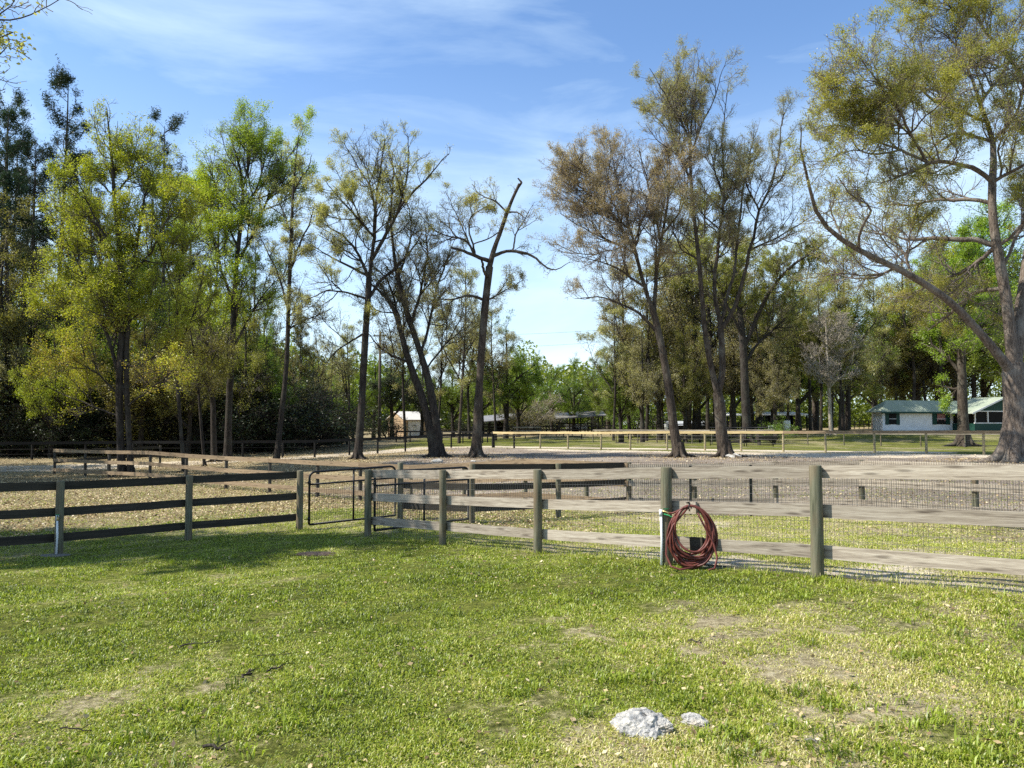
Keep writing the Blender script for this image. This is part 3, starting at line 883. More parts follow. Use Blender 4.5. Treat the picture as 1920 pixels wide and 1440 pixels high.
# --- right mid fence with mesh, from the corner post to the right edge
MR = [corner, G(1302, 962, 19.3), G(1455, 965, 18.3), G(1617, 968, 17.0), G(1830, 985, 15.0)]
q = MR[-1] + (MR[-1] - MR[-2]) * 1.05; q[2] = gz(q[0], q[1]); MR.append(q)
t = thing('board_fence', MR[1], 'second grey board fence with wavy dark wire mesh behind the near right fence', 'fence')
for p in MR[1:]: add_post(t, p, H - .02, .064, M_POST)
for i, (a, b) in enumerate(zip(MR[:-1], MR[1:])):
    nn = norm2(a, b); off = -np.array([nn[0], nn[1], 0]) * .08
    for hz_ in (H - .10, .74, .30):
        add_rail(t, a + off + [0,0,hz_], b + off + [0,0,hz_], M_BOARD, sag=.003)
nn = norm2(MR[0], MR[-1])
wire_net(t, MR, .05, H + .01, .05, .10, .0026, M_WIRE_DK, off=(-nn[0] * .11, -nn[1] * .11), wavy=.02)
for px_, d_ in ((1294, 18.9), (1407, 18.1)):
    g = ground_px(px_, d_); m = MB(); m.box(-.018, .018, -.018, .018, -.2, 1.2); m.box(-.03,.03,-.004,.004,-.2,1.2)
    m.build('t_post', M_TPOST, t, Vector(g) - t.location)

# --- black rail fence at the back left
BL = [G(-420,868,45), G(-200,867,45.5), G(-50,866,46), G(60,864,46.5), G(160,863,47), G(250,862,47.5), G(345,861,47.5), G(455,859,48), G(530,859,48.3), G(590,858,49), G(655,855,51), G(708,850,53), G(760,848,55), G(805,844,57.5), G(846,839,60), G(890,839,61.5), G(925,840,62.5)]
t = thing('rail_fence', BL[7], 'black single rail fence curving along the back left edge of the paddock', 'fence')
HB = 1.06
for p in BL[:-1]: add_post(t, p, HB, .065, M_POST_BLK, n=8)
for a, b in zip(BL[:-1], BL[1:]): add_rail(t, a + np.array([0,-.08,HB-.05]), b + np.array([0,-.08,HB-.05]), M_BLACK, h=.17)
for hz_ in (.35, .65):
    m = MB(); m.tube([p - BL[7] + np.array([0,-.07,hz_]) for p in BL], .006, 4); m.build('wire', M_WIRE_DK, t)
# second black rail nearer the shed
B2 = [G(712,822,88), G(743,830,76), G(769,829,76), G(802,828,76), G(829,828,75), G(868,828,73), G(905,828,72), G(914,823,74)]
t = thing('rail_fence', B2[1], 'black rail fence standing on the grass in front of the tan shed', 'fence')
for p in B2[1:]: add_post(t, p, 1.1, .06, M_POST_BLK, n=8)
for a, b in zip(B2[1:-1], B2[2:]): add_rail(t, a + np.array([0,-.08,1.05]), b + np.array([0,-.08,1.05]), M_BLACK, h=.15)

# --- sunlit back fence
BR = [G(925,840,62.5), G(964,840,60.3)] + [ground_px(px_, np.interp(px_, [925, 1845], [1/62.5, 1/41.0]) ** -1) for px_ in (1013,1065,1127,1182,1251,1322,1390,1469,1548,1640,1737,1845,1960,2090)]
t = thing('rail_fence', BR[6], 'sunlit yellow topped rail fence across the back of the paddock', 'fence')
for i, p in enumerate(BR): add_post(t, p, 1.27, .07 if i else .13, M_POST_YEL if i > 1 else M_POST_BLK, n=8)
for i, (a, b) in enumerate(zip(BR[:-1], BR[1:])): add_rail(t, a + np.array([-.04,-.08,1.2]), b + np.array([-.04,-.08,1.2]), M_BOARD_YEL if i < 9 else M_BOARD_TAN, h=.17, sag=.01)
for hz_ in (.25, .5, .75, .98):
    m = MB(); m.tube([p - BR[6] + np.array([0,-.09,hz_]) for p in BR], .006, 4); m.build('wire', M_WIRE, t)

# --- fence behind it
BQ = [ground_px(px_, np.interp(px_, [1100, 1900], [1/70., 1/55.]) ** -1) for px_ in (1112,1155,1196,1232,1298,1335,1390,1452,1515,1583,1652,1727,1810,1900)]
t = thing('rail_fence', BQ[4], 'farther grey rail fence of thin posts behind the sunlit back fence', 'fence')
for p in BQ: add_post(t, p, 1.1, .055, M_POST, n=8)
for i, (a, b) in enumerate(zip(BQ[:-1], BQ[1:])): add_rail(t, a + np.array([0,-.07,1.12 if i < 7 else .95]), b + np.array([0,-.07,1.12 if i < 7 else .95]), M_BOARD, h=.12)
for hz_ in (.3, .6):
    m = MB(); m.tube([p - BQ[4] + np.array([0,-.09,hz_]) for p in BQ], .006, 4); m.build('wire', M_WIRE_DK, t)

# --- far paddock fences
def simple_fence(pts, h, label, rails, pm, rm, rh=.12, pr=.06, name='rail_fence'):
    t = thing(name, pts[0], label, 'fence')
    for p in pts: add_post(t, p, h, pr, pm, n=6)
    for a, b in zip(pts[:-1], pts[1:]):
        for z in rails: add_rail(t, a + np.array([0,-.07,z]), b + np.array([0,-.07,z]), rm, h=rh)
    return t
simple_fence([ground_px(p_, 92) for p_ in range(905, 1500, 24)], 1.25, 'dark three rail paddock fence in front of the far open sheds', (1.15,.75,.35), M_POST_BLK, M_BLACK)
simple_fence([ground_px(p_, 84) for p_ in (962, 985, 1010, 1014)], 1.35, 'short pale grey board fence panel beside the first open shed', (1.25,.85), M_POST_DK, M_BOARD)
simple_fence([ground_px(p_, 118) for p_ in range(1576, 1650, 9)], 1.3, 'dark picket paddock fence to the left of the white house', (1.2,.7), M_POST_BLK, M_BLACK)
simple_fence([ground_px(p_, 85) for p_ in range(600, 720, 20)], 1.2, 'old grey wooden fence under the bright green tree by the shed', (1.1,.6), M_POST_DK, M_BOARD_DK_SHADE)

# --- pipe corral panels
def corral_panel(px0, px1, d, label):
    a, b = ground_px(px0, d), ground_px(px1, d - 1.5); t = thing('corral_panel', a, label, 'corral panel', 'pipe corral panels')
    v = b - a
    m = MB(); m.tube([(0,0,.05), (0,0,1.45), tuple(v + np.array([0,0,1.45])), tuple(v + np.array([0,0,.05]))], .035, 6); m.build('frame', M_BLKMETAL, t)
    for i in range(6):
        z = .15 + i * .21; m = MB(); m.tube([(0,0,z), tuple(v + np.array([0,0,z]))], .026, 6); m.build('cross_bar', M_BLKMETAL, t)
corral_panel(1332, 1366, 60, 'black pipe corral panel left of the forked paddock tree')
corral_panel(1368, 1396, 59, 'black pipe corral panel just right of the forked paddock tree')
corral_panel(1400, 1450, 58, 'black pipe corral panel farthest right behind the back fence')

# --- hose coil on the front fence
hp = np.array(P(1296, 948, 9.62))
hose = MB(); hr = random.Random(8)
ax = (ffr[4] - ffr[3]); ax = ax / np.linalg.norm(ax); ax[2] = 0
vw = np.array([.97, -.25, 0]); vw /= np.linalg.norm(vw)
nf = np.array([-.25, -.97, 0]); nf /= np.linalg.norm(nf)
path = []
loops = 14; per = 30
for i in range(loops * per + 1):
    u = i / per; k = int(u); a = 2 * math.pi * (u % 1)
    wd = [.235,.262,.225,.275,.245,.215,.268,.25,.24][k % 9]
    ht = [.60,.66,.70,.64,.73,.55,.68,.76,.62][k % 9]
    ox = [-.01,.02,-.03,.03,.0,.04,-.045,-.02,.03][k % 9] + .006 * (k - 7)
    dp = [.0,.02,.035,.05,.065,.085,.03,.055,.07][k % 9]
    # a=0 is the nail at the top; teardrop hanging loop
    s = math.sin(a); c = (1 - math.cos(a)) / 2
    x = wd * s * (.88 + .2 * c) + ox * c + hr.uniform(-.002, .002)
    z = -ht * c
    path.append(vw * x + nf * (dp * (.35 + c) + .02 * math.sin(3 * a + k)) + np.array([0, 0, z]))
# tails
t = thing('garden_hose', hp, 'coiled dark maroon rubber hose hanging on the middle rail of the near fence', 'hose')
hose.tube(path, .0145, 8); hose.build('coil', M_HOSE, t)
tl_ = MB(); e = on_ground(1345, 1062) - hp; s0 = path[int(per * .55)]
fpt = lambda px, py, d: P(px, py, d) - hp
tl_.tube([fpt(1308,962,9.5), fpt(1325,995,9.5), fpt(1338,1020,9.45), fpt(1345,1045,9.4), fpt(1340,1066,9.35), fpt(1328,1069,9.3)], .0125, 8)
tl_.tube([fpt(1290,952,9.6), fpt(1262,985,9.6), fpt(1250,1015,9.55), fpt(1249,1040,9.5), fpt(1258,1062,9.4), fpt(1275,1068,9.3), fpt(1300,1064,9.3)], .0125, 8)
tl_.tube([fpt(1292,950,9.6), fpt(1275,956,9.68), fpt(1262,962,9.75), fpt(1254,962,9.78)], .0125, 8)
tl_.build('loose_end', M_HOSE, t)
m = MB(); m.tube([fpt(1293,944,9.5) , fpt(1291,951,9.46), fpt(1293,958,9.5)], .008, 6); m.build('tie', M_BLKMETAL, t)
# wooden cleats the coil hangs on
A3 = ffr[3]; A4 = ffr[4]; dv = A4 - A3
def on_rail(s, z, out): return A3 + dv * s + np.array([0,0,z]) - np.array([*(norm2(A3, A4)), 0]) * out
t = thing('hose_hanger', on_rail(.16, .72, 0), 'wooden block nailed to the middle rail where the red hose hangs', 'hanger')
c0 = Vector(t.location)
m = MB(); a_, b_ = Vector(on_rail(.135, .735, -.035)) - c0, Vector(on_rail(.215, .735, -.035)) - c0
m.obox(a_, b_, .045, .15); m.build('block', M_BOARD, t)
m = MB(); m.obox(Vector(on_rail(.165, .80, .03)) - c0, Vector(on_rail(.165, .80, -.08)) - c0, .02, .02); m.build('peg', M_BOARD_DK_SHADE, t)
m = MB(); m.obox(Vector(on_rail(.17, .285, -.03)) - c0, Vector(on_rail(.262, .285, -.03)) - c0, .05, .17); m.build('lower_block', M_BOARD_DK_SHADE, t)

# --- standpipe with tap on the big post and on the left post
def standpipe(base, top, label, tapdir):
    t = thing('water_standpipe', base, label, 'standpipe'); hgt = top
    m = MB(); m.tube([(0,0,-.1), (.01,0,hgt*.5), (0,0,hgt)], .017, 10); m.build('pipe', M_PVC, t)
    m = MB(); m.tube([(0,0,hgt-.03),(0,0,hgt+.05)], .024, 10); m.build('coupling', M_PVC, t)
    d = np.array(tapdir, float)
    m = MB(); m.tube([(0,0,hgt+.03), tuple(d*.05+[0,0,hgt+.03]), tuple(d*.10+[0,0,hgt+.02]), tuple(d*.12+[0,0,hgt-.03])], .014, 8); m.build('tap', M_BRASS, t)
    m = MB(); c = d*.07+np.array([0,0,hgt+.065]); m.tube([tuple(d*.07+[0,0,hgt+.03]), tuple(c)], .007, 6); m.obox(Vector(c)-Vector((.035,.0,0)), Vector(c)+Vector((.035,0,0)), .012, .012); m.build('handle', M_GREENP, t)
    return t
b3 = ffr[3]; s3 = b3 + np.array([-.085, -.055, 0]); s3[2] = gz(s3[0], s3[1])
standpipe(s3, .66, 'white water pipe with brass tap strapped to the post left of the hose', (.8, -.5, 0))
m = MB(); m.tube([(0,-.02,.0), (.05,-.08,-.01), (.10,-.10,-.04), (.15,-.09,-.07)], .008, 6)
tag(m.build('green_cord', M_GREENP, None, s3 + np.array([.03,-.03,.66])), 'short green and white cord looped from the tap towards the hose', 'cord')
b2 = ffl[2]; s2 = b2 + np.array([.01, -.09, 0]); s2[2] = gz(s2[0], s2[1])
standpipe(s2, .62, 'white water pipe strapped to the leftmost visible fence post', (.5, -.7, 0))
m = MB(); c2 = b2 + np.array([.05, -.2, 0]); c2[2] = gz(c2[0], c2[1]) - .02
m.add([(.24*math.cos(a)*(1+.1*math.sin(3*a)), .15*math.sin(a)*(1+.1*math.cos(2*a)), z) for z in (-.03,.035) for a in [i*math.pi/8 for i in range(16)]],
      [tuple(range(16,32))] + [(i,(i+1)%16,16+(i+1)%16,16+i) for i in range(16)])
tag(m.build('concrete_pad', M_CONC, None, c2), 'small rough concrete pad at the foot of the leftmost fence post', 'concrete pad')
# ------------------------------------------------------------------ trees
def resample(pts, K):
    pts = np.array(pts, float); d = np.r_[0, np.cumsum(np.linalg.norm(np.diff(pts[:, :3], axis=0), axis=1))]
    s = np.linspace(0, d[-1], K)
    # smooth cubic-ish: interpolate linearly then relax
    out = np.stack([np.interp(s, d, pts[:, i]) for i in range(pts.shape[1])], -1)
    for _ in range(1): out[1:-1] = out[1:-1] * .5 + (out[:-2] + out[2:]) * .25
    return out
def tubes(Ps, Rs, sides):
    """Ps (N,K,3), Rs (N,K) -> V, quads"""
    N_, K, _ = Ps.shape
    T = np.empty_like(Ps); T[:, 1:-1] = Ps[:, 2:] - Ps[:, :-2]; T[:, 0] = Ps[:, 1] - Ps[:, 0]; T[:, -1] = Ps[:, -1] - Ps[:, -2]
    T /= np.linalg.norm(T, axis=2)[..., None] + 1e-9
    ref = np.tile(np.array([.83, .55, .07]), (N_, 1)); m = np.abs((T.mean(1) * ref).sum(1)) > .85; ref[m] = [-.5, .86, .1]
    A = np.cross(T, ref[:, None, :]); A /= np.linalg.norm(A, axis=2)[..., None] + 1e-9
    B = np.cross(T, A)
    an = np.arange(sides) * 2 * np.pi / sides
    V = Ps[:, :, None, :] + Rs[:, :, None, None] * (A[:, :, None, :] * np.cos(an)[None, None, :, None] + B[:, :, None, :] * np.sin(an)[None, None, :, None])
    V = V.reshape(-1, 3)
    i = np.arange(N_)[:, None, None] * K * sides; k = np.arange(K - 1)[None, :, None] * sides; s = np.arange(sides)[None, None, :]; s2 = (s + 1) % sides
    q = np.stack([i + k + s, i + k + s2, i + k + sides + s2, i + k + sides + s], -1).reshape(-1, 4)
    return V, q
def spawn(Ps, Rs, W, counts, tmin, tmax, L, ang, up, K, r, wig=.22, rk=.016, shrink=.55):
    """children of every parent polyline"""
    N_, KP, _ = Ps.shape
    par = np.repeat(np.arange(N_), counts); n = len(par)
    if n == 0: return np.zeros((0, K, 3)), np.zeros((0, K)), np.zeros(0)
    t = r.uniform(tmin, tmax, n); f = t * (KP - 1); i0 = np.minimum(f.astype(int), KP - 2); fr = (f - i0)[:, None]
    p = Ps[par, i0] * (1 - fr) + Ps[par, i0 + 1] * fr
    tg = Ps[par, i0 + 1] - Ps[par, i0]; tg /= np.linalg.norm(tg, axis=1)[:, None] + 1e-9
    rv = r.normal(size=(n, 3)); rv -= tg * (rv * tg).sum(1)[:, None]; rv /= np.linalg.norm(rv, axis=1)[:, None] + 1e-9
    an = r.normal(ang, .18, n)[:, None]
    d = tg * np.cos(an) + rv * np.sin(an)
    Lp = (L[par] if np.ndim(L) else L) * (1 - shrink * t) * r.uniform(.65, 1.35, n)
    prad = Rs[par, i0] * (1 - fr[:, 0]) + Rs[par, i0 + 1] * fr[:, 0]
    r0 = np.minimum(prad * .7, Lp * rk + .003)
    out = np.empty((n, K, 3)); out[:, 0] = p; st = (Lp / (K - 1))[:, None]
    for k in range(1, K):
        d = d + r.normal(0, wig, (n, 3)); d[:, 2] += up
        d /= np.linalg.norm(d, axis=1)[:, None] + 1e-9
        out[:, k] = out[:, k - 1] + d * st
    rad = r0[:, None] * np.linspace(1, .35, K)[None]
    return out, rad, W[par] * r.lognormal(-.1, .55, n), par
def shape_limb(pts, jit, r, KL=18):
    a = resample(pts, KL)
    ln = np.linalg.norm(np.diff(a[:, :3], axis=0), axis=1).sum()
    if jit:
        j = r.normal(0, .05 + .006 * ln, (KL, 3)); j[0] = 0; j[:, 2] *= .3; j = np.cumsum(j, 0) * .35 * (a[:, 3:4] < .3); j -= np.linspace(0, 1, KL)[:, None] * j[-1]
        a[:, :3] += j
    return a
def tree_mesh(limbs, seed, p, zbase=0.0):
    """limbs: list of dict(pts (n,4: xyz r), t0, den, len, w). returns bark mesh and crown mesh"""
    r = np.random.default_rng(seed)
    VB, QB = [], []; nb = 0
    KL = 18
    Ps = []; Rs = []; cnt = []; LL = []; W = []; T0 = []
    for lb in limbs:
        a = lb['pts'] if len(lb['pts']) == KL else shape_limb(lb['pts'], lb.get('jit', True), r)
        ln = np.linalg.norm(np.diff(a[:, :3], axis=0), axis=1).sum()
        Ps.append(a[:, :3]); Rs.append(a[:, 3]); T0.append(lb.get('t0', .35))
        cnt.append(max(0, int(round(ln * (1 - lb.get('t0', .35)) * lb.get('den', 1.3) * p.get('dm', 1.0))))); LL.append(lb.get('len', p.get('L1', 2.4)) * p.get('lm', 1.0)); W.append(lb.get('w', 1.0))
    Ps = np.array(Ps); Rs = np.array(Rs); W = np.array(W)
    # buttress flare and bark lumps on the traced limbs
    V, q = tubes(Ps, Rs, 12)
    Vn = V + 0
    ln_ = noise3(V * np.array([1, 1, .45]), 1.6, seed) 
    cen = np.repeat(Ps.reshape(-1, 3), 12, 0); V = cen + (V - cen) * (1 + .13 * ln_)[:, None]
    VB.append(V); QB.append(q + nb); nb += len(V)
    # level 1
    o1 = []; 
    for i in range(len(Ps)):
        if cnt[i] == 0: continue
        a = spawn(Ps[i:i+1], Rs[i:i+1], W[i:i+1], [cnt[i]], T0[i], 1.0, LL[i], p.get('a1', .85), p.get('up1', .10), 9, r, .16, shrink=p.get('sh1', .45)); o1.append(a)
    P1 = np.concatenate([a[0] for a in o1]); R1 = np.concatenate([a[1] for a in o1]); W1 = np.concatenate([a[2] for a in o1])
    V, q = tubes(P1, R1, 5); VB.append(V); QB.append(q + nb); nb += len(V)
    L1 = np.linalg.norm(P1[:, -1] - P1[:, 0], axis=1)
    c2 = np.maximum(1, np.round(L1 * p.get('d2', 2.6) * p.get('dm2', 1) + r.random(len(L1)) - .5)).astype(int)
    P2, R2, W2, _ = spawn(P1, R1, W1, c2, .18, 1, L1 * p.get('k2', .48), p.get('a2', .8), p.get('up2', .05), 6, r, .2)
    # the tips continue as twigs
    L2 = np.linalg.norm(P2[:, -1] - P2[:, 0], axis=1)
    c3 = np.maximum(1, np.round(L2 * p.get('d3', 5.0) * p.get('dm2', 1) + r.random(len(L2)) - .5)).astype(int)
    P3, R3, W3, _ = spawn(P2, R2, W2, c3, .15, 1, np.maximum(L2 * .5, .32), .75, p.get('up3', .03), 4, r, .22)
    R2 = np.maximum(R2, .007); R3 = np.maximum(R3 * .9, p.get('tw', .0055))
    bark = (np.concatenate(VB), np.concatenate(QB))
    V, q = tubes(P2, R2, 4); V3, q3 = tubes(P3, R3, 3)
    tw = (np.concatenate([V, V3]), np.concatenate([q, q3 + len(V)]))
    # leaves on the twigs, in drifts
    m = p.get('leaves', 9) * p.get('fm', 1.0)
    if m <= 0: return bark, tw, None
    tips = np.concatenate([P3.reshape(-1, 4, 3)])
    cl = noise3(tips[:, -1] * np.array([.62, .62, 1.15]), 1.0, seed + 5) + .35 * noise3(tips[:, -1] * np.array([1.6, 1.6, 2.6]), 1.0, seed + 6)
    w = W3 * np.clip(.55 + cl * 1.5, .07, 1.65)
    c = r.poisson(np.clip(w * m, 0, m * 4)); par = np.repeat(np.arange(len(tips)), c); n = len(par)
    t = r.uniform(.1, 1.05, n) * 3; i0 = np.minimum(t.astype(int), 2); fr = (t - i0)[:, None]
    C = tips[par, i0] * (1 - fr) + tips[par, i0 + 1] * fr + r.normal(0, p.get('spread', .09), (n, 3))
    sz = r.uniform(.55, 1.25, n) * p.get('leaf', .075) * p.get('lfm', 1)
    V, q = leaf_quads(C, sz, r, p.get('flat', .4), p.get('asp', .62))
    hue = .45 + .28 * noise3(C * .28, 1, seed + 9) + r.normal(0, .16, n) + p.get('hb', 0)
    if p.get('low'): hue = hue + p['low'] * (1 - sst(3.5, 8.0, C[:, 2] - r.uniform(0, 1.5, n)))
    return bark, tw, (V, q, np.repeat(np.clip(hue, 0, 1), 4))
def put_tree(name, base, data, bark_m, leaf_m, label, cat='tree', group=None):
    (V, q), tw, cr = data; base = np.array(base)
    t = thing(name, base, label, cat, group)
    obj('trunk', mesh_np('trunk', V - base, q, smooth=True), bark_m, t)
    tm = {M_BARK_DK: M_TWIG_DK, M_BARK_WH: M_BARK_WH}.get(bark_m, M_TWIG)
    if cr is None: cr = (tw[0][:0], tw[1][:0], np.zeros(0))
    nL = len(cr[0]); me = mesh_np('crown', np.concatenate([cr[0], tw[0]]) - base, np.concatenate([cr[1], tw[1] + nL]), attrs={'lv': np.concatenate([cr[2], np.zeros(len(tw[0]))])})
    me.materials.append(leaf_m); me.materials.append(tm)
    me.polygons.foreach_set('material_index', np.r_[np.zeros(len(cr[1]), np.int32), np.ones(len(tw[1]), np.int32)])
    obj('crown', me, None, t)
    return t
def px_limb(pts, d, r, spread=.0, dd0=0.0, **kw):
    """pts: (px,py,radius_px[,depth offset]); unstated depth drifts by 'spread' metres to the tip"""
    out = []; n = len(pts)
    for i, q in enumerate(pts):
        off = q[3] if len(q) > 3 else dd0 + spread * (i / max(1, n - 1)) ** 1.2
        p_ = P(q[0], q[1], d + off); out.append([*p_, q[2] / F * (d + off)])
    return dict(pts=np.array(out), **kw)
def hero(name, d, base_px, limbs, seed, bark_m, leaf_m, label, par, flare=1.0, cat='tree'):
    r = np.random.default_rng(seed); ls = []
    bz = G(base_px[0], base_px[1], d)
    for i, lb in enumerate(limbs):
        pts, kw = (lb, {}) if isinstance(lb, list) else lb
        kw = dict(kw)
        first = kw.pop('stem', False)
        if 'spread' not in kw: kw['spread'] = 0 if first else r.uniform(-3.0, 3.0)
        L_ = px_limb(pts, d, r, **kw); par = dict(dict(sh1=.72, dm=2.2, lm=1.3, fm=2.2, dm2=1.6, lfm=.9, up2=.09, up3=.08, k2=.58), **par)
        if first:
            p0 = L_['pts'][0].copy(); L_['pts'][0, 2] = gz(p0[0], p0[1]) - .05
            b1 = L_['pts'][0].copy(); b1[2] -= .35; b1[3] *= 1.25
            up = L_['pts'][0] * .8 + L_['pts'][1] * .2; up[3] = L_['pts'][1][3] * 1.12
            L_['pts'][0, 3] *= 1.1 * flare
            L_['pts'] = np.vstack([b1, L_['pts'][:1], up, L_['pts'][1:]]); L_['jit'] = False
        rs = par.get('rs', .6)
        L_['pts'][:, 3] *= rs if not first else (rs + .12)
        a = shape_limb(L_['pts'], L_.get('jit', True), r)
        if not first and ls:
            # grow out of the nearest limb already made
            q = np.concatenate([b['pts'] for b in ls if not ('den' in b and b['den'] == 0 and b.get('t0') == .99 and 'w' not in b and 'jit' not in b)]); c0 = np.array([0, 0, EYE])
            rel = q[:, :3] - c0; sc = rel[:, [0, 2]] / rel[:, 1:2]; me_ = (a[0, :3] - c0); mp_ = me_[[0, 2]] / me_[1]
            k = int(np.argmin(np.linalg.norm(sc - mp_, axis=1) * 1.0)); dl = q[k, :3] - a[0, :3]
            if k % 18 != 17 or np.linalg.norm(dl) < 1.5:
                f = np.clip(1 - np.linspace(0, 1, 18) * (1.0 if 'dd0' in kw else .0) , 0, 1)[:, None]
                g = np.clip(1 - np.linspace(0, 1, 18) * 3, 0, 1)[:, None]
                yy = dl[1]; a[:, :3] = c0 + (a[:, :3] - c0) * (1 + yy * f / a[:, 1:2])
                dl = q[k, :3] - a[0, :3]; a[:, :3] += dl * g
                a[0, 3] = min(a[0, 3], q[k, 3] * .95)
        L_['pts'] = a
        ls.append(L_)
        if first:
            g0 = a[0].copy(); rb = float(np.interp(.4, a[:, 2] - gz(g0[0], g0[1]), a[:, 3])); zb = gz(g0[0], g0[1])
            for k in range(6):
                an = k * 1.047 + r.uniform(-.35, .35); u = np.array([math.cos(an), math.sin(an), 0]); l = rb * r.uniform(1.7, 3.3)
                rp = [[*(g0[:3] * [1, 1, 0] + [0, 0, zb + rb * 2.4] + u * rb * .45), rb * .42], [*(g0[:3] * [1, 1, 0] + [0, 0, zb + rb * 1.1] + u * rb * .75), rb * .40],
                      [*(g0[:3] * [1, 1, 0] + [0, 0, zb + rb * .3] + u * rb * 1.25), rb * .33], [*(g0[:3] * [1, 1, 0] + [0, 0, zb + .01] + u * l), rb * .18], [*(g0[:3] * [1, 1, 0] + [0, 0, zb - .12] + u * (l + rb * 1.2)), rb * .08]]
                ls.append(dict(pts=shape_limb(np.array(rp), False, r), t0=.99, den=0))
    return put_tree(name, bz, tree_mesh(ls, seed, par), bark_m, leaf_m, label, cat)

S = dict(stem=True)
# slender trunk leaning over the black rail fence, rusty crown
hero('deciduous_tree', 43, (672, 861), [
 ([(671,862,12),(674,820,10),(678,770,9.5),(681,700,9),(686,620,8.5),(690,560,8.5),(692,520,8)], dict(stem=True, t0=.62, den=.7)),
 ([(692,520,7),(699,480,5.5),(702,430,5),(706,380,4),(714,320,3),(722,262,1.2)], dict(t0=.1)),
 ([(691,530,5),(660,500,3.5),(622,482,2.5),(588,462,1)], dict(t0=.2)),
 ([(693,515,5),(668,470,4),(640,440,3),(604,418,1)], dict(t0=.2)),
 ([(688,562,6),(712,525,5),(745,500,4),(770,470,3),(792,436,1)], dict(t0=.3)),
 ([(698,490,6),(726,432,5),(755,380,4),(790,345,3),(842,288,1)], dict(t0=.3,len=1.6,w=.5)),
 ([(742,404,4),(758,350,3),(770,295,2),(764,250,.8)], dict(t0=.1,len=1.8,w=.6)),
 ([(718,440,4),(735,380,3.5),(738,320,2.5),(726,252,.8)], dict(t0=.1,len=1.8,w=.6)),
 ([(706,400,4),(692,345,3),(665,300,2),(645,268,.8)], dict(t0=.1)),
 ([(693,440,4),(655,392,3),(612,342,1)], dict(t0=.15)),
 ([(686,560,4),(650,548,3),(612,545,2),(575,562,1)], dict(t0=.3,w=.8)),
 ([(682,622,3.5),(655,642,2.5),(626,662,2),(598,694,.8)], dict(t0=.3,w=.5)),
], 101, M_BARK_DK, L_OL, 'slender dark trunked tree with sparse olive crown left of the tan shed', dict(L1=2.3, leaves=15, leaf=.07, hb=.12))
# twin leaning stems by the shed
hero('deciduous_tree', 44, (820, 857), [
 ([(815,858,14),(806,800,10.5),(790,740,9.5),(768,682,8.5),(756,640,7.5),(746,600,6),(735,568,5),(716,548,4),(692,530,2)], dict(stem=True, t0=.55, den=.9)),
 ([(823,857,15),(817,790,11),(804,710,9.5),(788,660,8),(771,612,7),(755,560,6),(741,500,5),(735,440,3.5),(729,380,1.5)], dict(stem=True, t0=.45, den=1.0)),
 ([(789,662,5),(800,620,4),(811,560,3.5),(830,500,2.5),(852,450,1)], dict(t0=.2)),
 ([(766,602,5),(790,540,4),(800,470,3),(796,415,1)], dict(t0=.2)),
 ([(767,690,4.5),(740,670,3.5),(712,650,2.5),(688,622,1)], dict(t0=.25,w=.6)),
 ([(756,645,5),(748,600,4),(738,560,3.5),(722,520,2.5),(690,490,1)], dict(t0=.3)),
 ([(745,520,4),(768,460,3),(772,420,2),(760,370,.8)], dict(t0=.2)),
 ([(800,690,3),(830,650,2.5),(862,620,1.5),(880,600,.8)], dict(t0=.2,w=.6)),
 ([(780,640,3),(760,600,2),(765,540,1.6),(790,480,.8)], dict(t0=.2)),
], 102, M_BARK_DK, L_OL, 'pair of dark leaning stems joined at the foot in front of the tan shed', dict(L1=2.4, leaves=9, leaf=.065))
